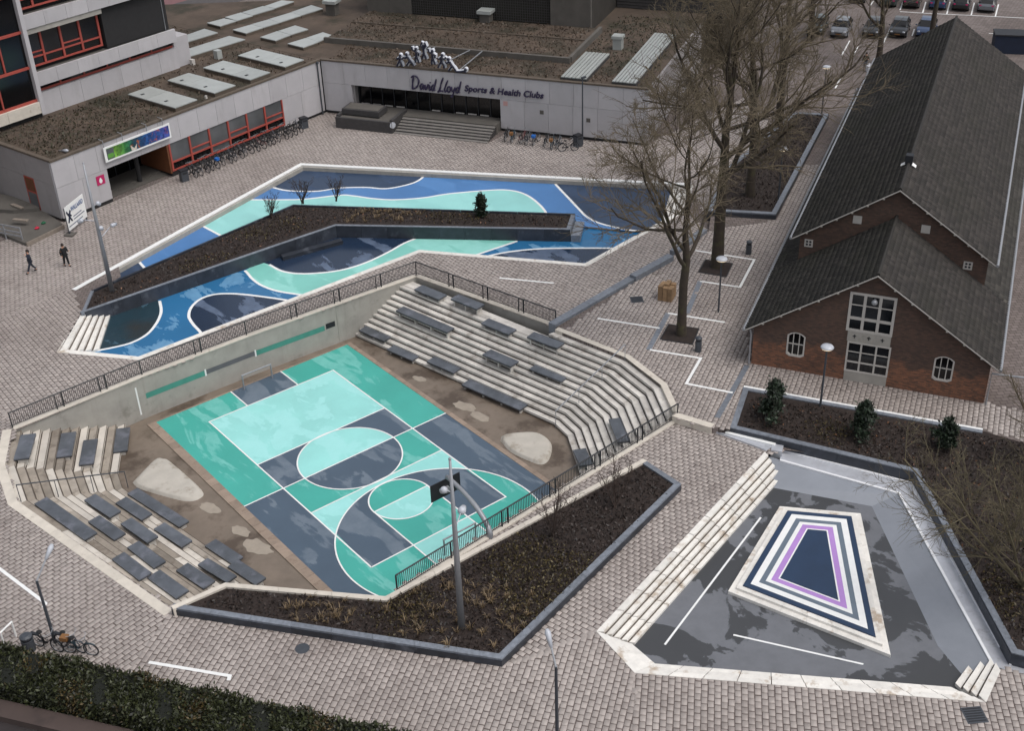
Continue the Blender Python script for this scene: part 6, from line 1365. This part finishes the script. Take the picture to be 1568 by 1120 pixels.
# ================================================================== VEGETATION
def tubes_mesh(name, groups):
    """groups: list of (P (m,k,3), R (m,k), sides)"""
    VA, FA, b = [], [], 0
    for P, R_, n_ in groups:
        if len(P) == 0: continue
        m_, k = P.shape[:2]; T = np.gradient(P, axis=1); T /= np.linalg.norm(T, axis=2, keepdims=True) + 1e-9
        ref = np.where(np.abs(T[:, :, 2:3]) > .9, np.array([1., 0, 0]), np.array([0, 0, 1.])); U_ = np.cross(T, ref); U_ /= np.linalg.norm(U_, axis=2, keepdims=True) + 1e-9; W_ = np.cross(T, U_)
        a = np.arange(n_) * 2 * PI / n_
        V_ = P[:, :, None] + R_[:, :, None, None] * (U_[:, :, None] * np.cos(a)[None, None, :, None] + W_[:, :, None] * np.sin(a)[None, None, :, None])
        VA.append(V_.reshape(-1, 3)); idx = np.arange(m_ * k * n_).reshape(m_, k, n_) + b
        nx = np.roll(idx, -1, 2); FA.append(np.stack([idx[:, :-1], nx[:, :-1], nx[:, 1:], idx[:, 1:]], -1).reshape(-1, 4)); b += m_ * k * n_
    me = np_mesh(name, np.concatenate(VA), np.concatenate(FA)); me.polygons.foreach_set('use_smooth', [True] * len(me.polygons)); return me
def unit(v): return v / (np.linalg.norm(v, axis=-1, keepdims=True) + 1e-9)
def sprout(P, R_, per, lo, ratio, ang, k, up, wob, g, rr=.55, rmin=.006):
    """grow `per` child branches on every parent polyline P (m,kp,3)"""
    m_, kp = P.shape[:2]; L = np.linalg.norm(np.diff(P, axis=1), axis=2).sum(1)
    t = lo + (1 - lo) * (np.arange(per)[None] + g.random((m_, per))) / per; t = np.clip(t, 0, .995) * (kp - 1); i = t.astype(int); f = (t - i)[..., None]
    ii = np.arange(m_)[:, None]; S0_ = P[ii, i] * (1 - f) + P[ii, i + 1] * f; D = unit(P[ii, i + 1] - P[ii, i]); r0 = R_[ii, i] * (1 - f[..., 0]) + R_[ii, i + 1] * f[..., 0]
    rnd_ = g.normal(size=S0_.shape); side = unit(rnd_ - (rnd_ * D).sum(-1, keepdims=True) * D); a = ang * (1 + .35 * g.normal(size=S0_.shape[:2]))[..., None]
    D2 = unit(D * np.cos(a) + side * np.sin(a)); Lc = L[:, None] * ratio * (1.15 - .65 * (t / (kp - 1))) * (.65 + .7 * g.random((m_, per)))
    pts = [S0_]; d = D2
    for s_ in range(k - 1):
        d = unit(d + wob * g.normal(size=d.shape) + np.array([0, 0, up])); pts.append(pts[-1] + d * (Lc / (k - 1))[..., None])
    Pc = np.stack(pts, 2).reshape(-1, k, 3); rs = np.maximum(r0 * rr, rmin).reshape(-1)
    return Pc, rs[:, None] * np.linspace(1, .35, k)[None]
def bare_tree(p, h, tr, lab, seed, fork=.3, spread=.5, dens=(12, 8, 7, 6), grp='bare plane trees', lean=(0, 0), name='plane_tree', tw=.015):
    g = np.random.default_rng(seed); o = thing(name, lab, 'tree', p, 0, grp)
    k = 9; z = np.linspace(0, 1, k); T = np.zeros((1, k, 3)); T[0, :, 2] = z * h * .88; wv = np.cumsum(g.normal(0, .014 * h, (k, 2)), 0) * np.clip((z - .25) * 1.6, 0, 1)[:, None]
    T[0, :, 0] = lean[0] * z + wv[:, 0]; T[0, :, 1] = lean[1] * z + wv[:, 1]; T[0, 0] = (0, 0, -.15)
    Rt = tr * np.array([[1.25, 1, .95, .85, .66, .48, .33, .2, .08]])
    L1, R1 = sprout(T, Rt, dens[0], fork, spread * 1.08, .88, 8, .12, .12, g, .58, .035)
    L2, R2 = sprout(L1, R1, dens[1], .18, .52, .72, 6, .05, .15, g, .58, .03)
    L3, R3 = sprout(L2, R2, dens[2], .12, .56, .68, 5, .04, .15, g, .6, .02)
    L4, R4 = sprout(L3, R3, dens[3], .1, .62, .62, 4, .03, .13, g, .6, tw)
    link('trunk', tubes_mesh('trunk', [(T, Rt, 12), (L1, R1, 7)]), M['bark'], o)
    link('crown', tubes_mesh('crown', [(L2, R2, 5), (L3, R3, 4), (L4, R4, 3)]), M['twig'], o)
    return o
bare_tree(at(1043, 513, TZ), 16.0, .28, 'bare plane tree in the nearer tree pit with mossy lower limbs', 3, .30, .52, (13, 8, 7, 6))
bare_tree(at(1098, 408, TZ), 22.0, .38, 'tall bare plane tree in the farther tree pit', 5, .30, .48, (17, 9, 8, 6))
bare_tree(at(1148, 300, TZ + .3), 19.5, .32, 'bare plane tree in the near half of the upper planter', 8, .30, .46, (15, 9, 7, 6))
bare_tree(at(1192, 195, TZ + .3), 19.5, .32, 'bare plane tree at the far end of the upper planter', 12, .30, .48, (15, 9, 7, 6))
bare_tree(at(1345, 96, TZ), 11.5, .28, 'bare tree beside the far left corner of the brick hall', 21, .25, .55, (10, 7, 6, 5))
bare_tree(at(1425, 62, TZ), 11.0, .26, 'bare tree behind the ridge of the brick hall among the cars', 22, .3, .5, (10, 7, 5, 5))
bare_tree(at(1240, 60, TZ), 16.0, .28, 'bare tree at the edge of the car park left of the hall', 24, .26, .48, (12, 8, 7, 5))
bare_tree(Ms @ Vector((23, 37.5, 0)), 9.0, .14, 'slim bare street tree behind the school roof, left one', 31, .3, .4, (8, 5, 4, 3), 'slim street trees'); bare_tree(Ms @ Vector((28.5, 37.8, 0)), 9.0, .14, 'slim bare street tree behind the school roof, right one', 32, .3, .4, (8, 5, 4, 3), 'slim street trees')
def bare_shrub(p, h, n_, lab, seed, mat, sp=.35, dens=(6, 4, 3), name='bare_shrub', r0=.034, grp='bare shrubs', cat='shrub', lean=(0, 0)):
    g = np.random.default_rng(seed); o = thing(name, lab, cat, p, 0, grp); k = 6
    a = g.random(n_) * 2 * PI; d = np.stack([np.cos(a) * sp * (.4 + g.random(n_)) + lean[0], np.sin(a) * sp * (.4 + g.random(n_)) + lean[1], np.ones(n_)], 1); hh = h * (.7 + .4 * g.random(n_)); z = np.linspace(0, 1, k)
    P = d[:, None] * (z[None, :, None] * hh[:, None, None]) + np.cumsum(g.normal(0, .03 * h / 2, (n_, k, 3)), 1) * z[None, :, None]; P[:, 0] = g.normal(0, .05, (n_, 3)) * [1, 1, 0]
    R_ = r0 * np.linspace(1, .4, k)[None] * np.ones((n_, 1))
    A, RA = sprout(P, R_, dens[0], .2, .4, .6, 5, .05, .14, g, .6, .013); B, RB = sprout(A, RA, dens[1], .1, .5, .6, 4, .04, .14, g, .7, .010); C2, RC = sprout(B, RB, dens[2], .1, .55, .6, 3, .02, .1, g, .8, .009)
    link('stems', tubes_mesh('stems', [(P, R_, 6), (A, RA, 4)]), mat, o); link('twigs', tubes_mesh('twigs', [(B, RB, 3), (C2, RC, 3)]), mat, o)
for i, (px_, py_, z, h, lab) in enumerate([(415, 334, .1, 2.0, 'bare twiggy shrub leftmost in the basin planter'), (463, 312, .1, 1.9, 'bare twiggy shrub second in the basin planter'), (515, 308, .1, 1.8, 'bare twiggy shrub third in the basin planter'), (846, 822, .33, 2.6, 'bare twiggy shrub left one in the front planter'), (942, 778, .33, 2.5, 'bare twiggy shrub right one in the front planter')]):
    bare_shrub(at(px_, py_, z), h, 7, lab, 40 + i, M['twig_dark'])
bare_shrub(at(1566, 900, .35), 7.2, 7, 'mossy many stemmed bare tree at the right edge of the church planter', 61, M['twig_pale'], .5, (11, 7, 6), 'bare_tree', .075, 'bare trees in the church planter', 'tree', (-.22, .28)); bare_shrub(at(1600, 700, .35), 5.0, 5, 'bare tree beyond the right edge of the church planter', 62, M['twig'], .4, (9, 6, 5), 'bare_tree', .07, 'bare trees in the church planter', 'tree', (-.25, .1))
# leafy evergreens: small folded leaves through the whole crown
def leaves_mesh(name, P, size, g, up=.4):
    n_ = len(P); d = unit(g.normal(size=(n_, 3)) + np.array([0, 0, up])); r_ = g.normal(size=(n_, 3)); s_ = unit(np.cross(d, r_)); nn = np.cross(s_, d); L = size * (.6 + .8 * g.random((n_, 1)))
    V_ = np.stack([P, P + d * L * .5 + s_ * L * .24 + nn * L * .05, P + d * L, P + d * L * .5 - s_ * L * .24 + nn * L * .05], 1).reshape(-1, 3)
    F_ = np.arange(n_ * 4).reshape(-1, 4); return np_mesh(name, V_, F_, g.random(n_))
def evergreen(p, h, r_, lab, seed, n_=2600):
    g = np.random.default_rng(seed); o = thing('evergreen_shrub', lab, 'shrub', p, 0, 'young evergreen shrubs'); cl = 22
    c = np.stack([g.normal(0, r_ * .52, cl), g.normal(0, r_ * .52, cl), h * (.15 + .75 * g.random(cl))], 1); c[:, :2] *= (1.15 - .75 * c[:, 2:3] / h); c[-1] = (0, 0, h * .95); c[-2] = (.1, 0, h * .82)
    i = g.integers(0, cl, n_); P = c[i] + g.normal(0, 1, (n_, 3)) * r_ * (.12 + .14 * g.random(cl))[i][:, None]
    link('foliage', leaves_mesh('foliage', P, .2, g), M['leaf'], o)
    S_ = np.zeros((6, 4, 3)); S_[:, 1:] = (c[:6][:, None] * np.array([.35, .7, 1.0])[None, :, None]); link('stem', tubes_mesh('stem', [(S_, np.full((6, 4), .02), 5)]), M['twig_dark'], o)
evergreen(at(737, 333, .1), 1.85, .5, 'lone evergreen shrub in the basin planter', 71); evergreen(at(1183, 640, .36), 2.25, .75, 'evergreen shrub leftmost in the church planter', 72, 3600); evergreen(at(1321, 668, .36), 2.2, .72, 'evergreen shrub beside the lamp in the middle of the church planter', 73, 3600); evergreen(at(1446, 688, .36), 1.9, .62, 'evergreen shrub rightmost in the church planter', 74, 2400)
# loose ground litter, tufts, ground cover
def scatter_poly(poly, n_, g):
    xs = [p[0] for p in poly]; ys = [p[1] for p in poly]; out = np.zeros((0, 2))
    while len(out) < n_:
        q = np.stack([g.uniform(min(xs), max(xs), n_ * 3), g.uniform(min(ys), max(ys), n_ * 3)], 1); q = q[inpoly(q[:, 0], q[:, 1], poly)]; out = np.concatenate([out, q])
    return out[:n_]
g = np.random.default_rng(5)
def litter(name, poly, z, n_, size, mat, lab, cat, dens=None, up=0.0):
    q = scatter_poly(poly, n_ * (4 if dens else 1), g)
    if dens is not None: q = q[dens(q)][:n_]
    P = np.c_[q, np.full(len(q), z) + g.random(len(q)) * .03]; return link(name, leaves_mesh(name, P, size, g, up), M[mat] if isinstance(mat, str) else mat, None, lab, cat, kind='stuff')
fpoly = [xy(p) for p in atp([(300, 925), (765, 1003), (1030, 745), (985, 712), (592, 922), (350, 902)], FZ)]
cpoly = [xy(p) for p in atp([(1153, 606), (1133, 650), (1402, 717), (1556, 990), (1640, 1000), (1640, 690), (1505, 668)], PZ)]
ppoly = [xy(p) for p in atp([(135, 476), (146, 449), (450, 317), (872, 331), (866, 347), (512, 341), (418, 372)], .12)]
upoly = [xy(p) for p in atp([(1090, 318), (1184, 323), (1262, 178), (1218, 176), (1188, 200), (1122, 256)], UZ - .1)]
litter('bark_mulch', fpoly, FZ - .10, 9000, .16, 'mulch', 'dark bark mulch and dead leaves in the front planter', 'mulch', up=.3); litter('bark_mulch', cpoly, PZ - .06, 9000, .16, 'mulch', 'dark bark mulch in the church planter', 'mulch', up=.3); litter('bark_mulch', ppoly, .12, 6000, .15, 'mulch', 'dark mulch in the basin planter', 'mulch', up=.3); litter('bark_mulch', upoly, UZ - .1, 5000, .16, 'mulch', 'dark mulch in the upper planter', 'mulch', up=.3)
litter('fallen_leaves', cpoly, PZ - .05, 900, .15, 'deadleaf', 'brown fallen leaves scattered over the church planter', 'leaves')
litter('fallen_leaves', ppoly, .13, 500, .14, 'deadleaf', 'brown fallen leaves scattered over the basin planter', 'leaves')
def clump(cs, rad): return lambda q: np.any([np.hypot(q[:, 0] - c[0], q[:, 1] - c[1]) < rad * (.4 + .8 * g.random(len(q))) for c in cs], 0)
def tufts(name, poly, z, n_, h, mat, lab, cs, rad, blades=12):
    q = scatter_poly(poly, n_ * 12, g); q = q[clump(cs, rad)(q)][:n_]; m_ = len(q); a = g.random((m_, blades)) * 2 * PI; r_ = g.random((m_, blades)) * .10; L = h * (.5 + .8 * g.random((m_, blades))); le = .25 + .9 * g.random((m_, blades))
    b = np.stack([q[:, :1] + r_ * np.cos(a), q[:, 1:] + r_ * np.sin(a), np.full((m_, blades), z)], -1); dr = np.stack([np.cos(a), np.sin(a), np.zeros_like(a)], -1); sd_ = np.stack([-np.sin(a), np.cos(a), np.zeros_like(a)], -1) * .014
    mid_ = b + dr * (L * le * .35)[..., None] + np.array([0, 0, 1.]) * (L * .7)[..., None]; tip = b + dr * (L * le)[..., None] + np.array([0, 0, 1.]) * (L * .75)[..., None]
    V_ = np.stack([b - sd_, b + sd_, mid_ + sd_, mid_ - sd_, tip, tip + sd_ * .3], 2).reshape(-1, 3); k = m_ * blades
    F_ = np.concatenate([np.array([[0, 1, 2, 3]]) + 6 * np.arange(k)[:, None], np.array([[3, 2, 5, 4]]) + 6 * np.arange(k)[:, None]]); rr = g.random(k)
    link(name, np_mesh(name, V_, F_, np.r_[rr, rr]), M[mat], None, lab, 'grass', kind='stuff')
W2D = lambda pts, z: [xy(at(x, y, z)) for x, y in pts]
tufts('dry_grass', fpoly, FZ - .1, 70, .3, 'drygrass', 'straw coloured dry grass tufts around the mast in the front planter', W2D([(640, 925), (690, 915), (735, 945), (760, 920), (700, 965), (650, 960), (745, 970)], FZ), 1.7)
tufts('dry_grass', fpoly, FZ - .1, 28, .28, 'drygrass', 'straw coloured dry grass tufts at the left end of the front planter', W2D([(470, 925), (500, 940), (515, 955)], FZ), 1.3)
tufts('dry_grass', ppoly, .11, 90, .24, 'drygrass', 'pale dry grass tufts in the middle of the basin planter', W2D([(590, 325), (620, 325), (560, 330)], .1), 1.6, 9)
def cover_stuff(name, poly, z, n_, mat, lab, cs, rad, size=.14):
    q = scatter_poly(poly, n_ * 8, g); q = q[clump(cs, rad)(q)][:n_]; P = np.c_[q, z + .12 * g.random(len(q))]; link(name, leaves_mesh(name, P, size, g, .8), M[mat], None, lab, 'plants', kind='stuff')
cover_stuff('ground_cover', fpoly, FZ - .1, 3200, 'moss', 'low mossy green ground cover in the middle of the front planter', W2D([(800, 850), (830, 880), (850, 900), (820, 920), (870, 880), (790, 870), (620, 930)], FZ), 1.8)
cover_stuff('ground_cover', ppoly, .11, 1200, 'moss', 'low green ground cover spread in the basin planter', W2D([(305, 408), (340, 400), (390, 360), (680, 330), (720, 333), (440, 345)], .1), 1.5)
cover_stuff('ground_cover', cpoly, PZ - .06, 1500, 'moss', 'low green ground cover near the right corner of the church planter', W2D([(1540, 890), (1556, 930), (1270, 660)], PZ), 1.3)
# hedge and ledge at the bottom left
ha, hb2 = at(-25, 979, 1.3), at(650, 1127, 1.3); hd_ = (hb2 - ha); hd_.z = 0; hl_ = hd_.length; hd_.normalize(); hn = Vector((hd_.y, -hd_.x, 0))
if (CC[0] - ha.x) * hn.x + (CC[1] - ha.y) * hn.y < 0: hn = -hn
hedge = thing('hedge', 'dark green clipped hedge along the bottom left edge', 'hedge', (ha.x, ha.y, 0), math.atan2(hd_.y, hd_.x)); sgn = 1 if hn.dot(Vector((-hd_.y, hd_.x, 0))) > 0 else -1
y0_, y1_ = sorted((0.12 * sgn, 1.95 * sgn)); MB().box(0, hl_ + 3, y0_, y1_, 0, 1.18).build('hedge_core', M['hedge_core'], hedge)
n_ = 42000; lx_ = g.random(n_) * (hl_ + 3); ly_ = g.random(n_) * 2.05 * sgn; top_ = g.random(n_) < .62
zz_ = np.where(top_, 1.12 + .2 * g.random(n_) + .13 * np.sin(lx_ * 1.7 + .6 * np.sin(lx_ * .7)) + .10 * np.sin(lx_ * 4.1 + ly_ * 3) + .22 * (g.random(n_) > .93) * g.random(n_), g.random(n_) * 1.25); ly_ = np.where(top_, ly_, np.where(g.random(n_) < .6, sgn * (1.92 + .2 * g.random(n_)), sgn * (.05 + .12 * g.random(n_))))
hp_ = np.stack([lx_, ly_, zz_], 1); br_ = (np.sin(lx_ * 2.3 + 1) + np.sin(lx_ * .9 + ly_ * 2) + g.normal(0, .7, n_)) > 1.5
link('hedge_leaves', leaves_mesh('hedge_leaves', hp_[~br_], .17, g, .5), M['hedge'], hedge, kind='stuff'); link('brown_leaves', leaves_mesh('brown_leaves', hp_[br_], .15, g, .5), leafm('brown_hedge_leaf', srgb(70, 58, 30), .7), hedge, kind='stuff')
lw = thing('dark_ledge', 'dark brown wall ledge below the hedge in the bottom left corner', 'wall', (ha.x, ha.y, 0), math.atan2(hd_.y, hd_.x))
M['ledge'] = plain('dark_ledge', srgb(72, 60, 56), .2, .8, .8, stain=(.6, .56, srgb(50, 42, 40), .6)); M['ledge2'] = plain('darker_ledge', srgb(46, 40, 40), .2, .8, .7)
for a, b, z1, m_, nm in ((2.15, 3.0, .35, 'ledge', 'ledge_top'), (3.0, 4.3, .02, 'ledge2', 'ledge_step'), (4.3, 4.42, .14, 'cope', 'ledge_rim'), (4.42, 9, -.002, 'ledge2', 'ledge_base')):
    a_, b_ = sorted((a * sgn, b * sgn)); MB().box(-6, hl_ + 3, a_, b_, -.3, z1).build(nm, M[m_], lw)

# dry sedum tufts on the flat roofs
M['sedum'] = leafm('dry_sedum', srgb(76, 63, 50), .35); M['sedum_green'] = leafm('green_sedum', srgb(52, 50, 32), .4)
def roof_cover(Mx, x0, x1, y0, y1, n_, mat, lab, z=RZ, holes=()):
    P = np.stack([g.uniform(x0, x1, n_), g.uniform(y0, y1, n_)], 1); k = np.ones(n_, bool)
    for a, b, c, d in holes: k &= ~((P[:, 0] > a) & (P[:, 0] < b) & (P[:, 1] > c) & (P[:, 1] < d))
    P = P[k]; R3 = np.array(Mx.to_3x3()); W_ = np.c_[P, np.full(len(P), z + .01)] @ R3.T + np.array(Mx.translation)
    link('roof_sedum', leaves_mesh('roof_sedum', W_, .22, g, .25), M[mat], None, lab, 'plants', kind='stuff')
sk_ = [(a, a + 2.35, .4, 6.65) for a in (7.9, 12.1, 16.1, 20.2)] + [(1.0, 17.3, 8.8, 34)]
roof_cover(Ms, S0 + .5, S1 - .3, .5, 20, 6500, 'sedum', 'brown dry sedum on the school wing roof', holes=sk_); roof_cover(Ms, S0 + .5, 8, .5, 8.5, 2200, 'sedum_green', 'dull green sedum on the school wing roof near the tower', holes=sk_)
roof_cover(Mk, .5, 30, .5, 4.6, 3500, 'sedum', 'brown dry sedum along the front of the club roof', holes=[(22.6, 25.1, 0, 8), (27.1, 29.4, 0, 15)]); roof_cover(Mk, -1.8, 21.5, 5.2, 14.2, 4500, 'sedum', 'brown dry sedum on the raised club roof terrace', RZ + .35); roof_cover(Mk, 22.4, 30, 4.6, 20, 2500, 'sedum_green', 'dull green sedum at the right end of the club roof', holes=[(22.6, 25.1, 0, 8), (27.1, 29.4, 0, 15), (24.4, 25.6, 9, 11)])
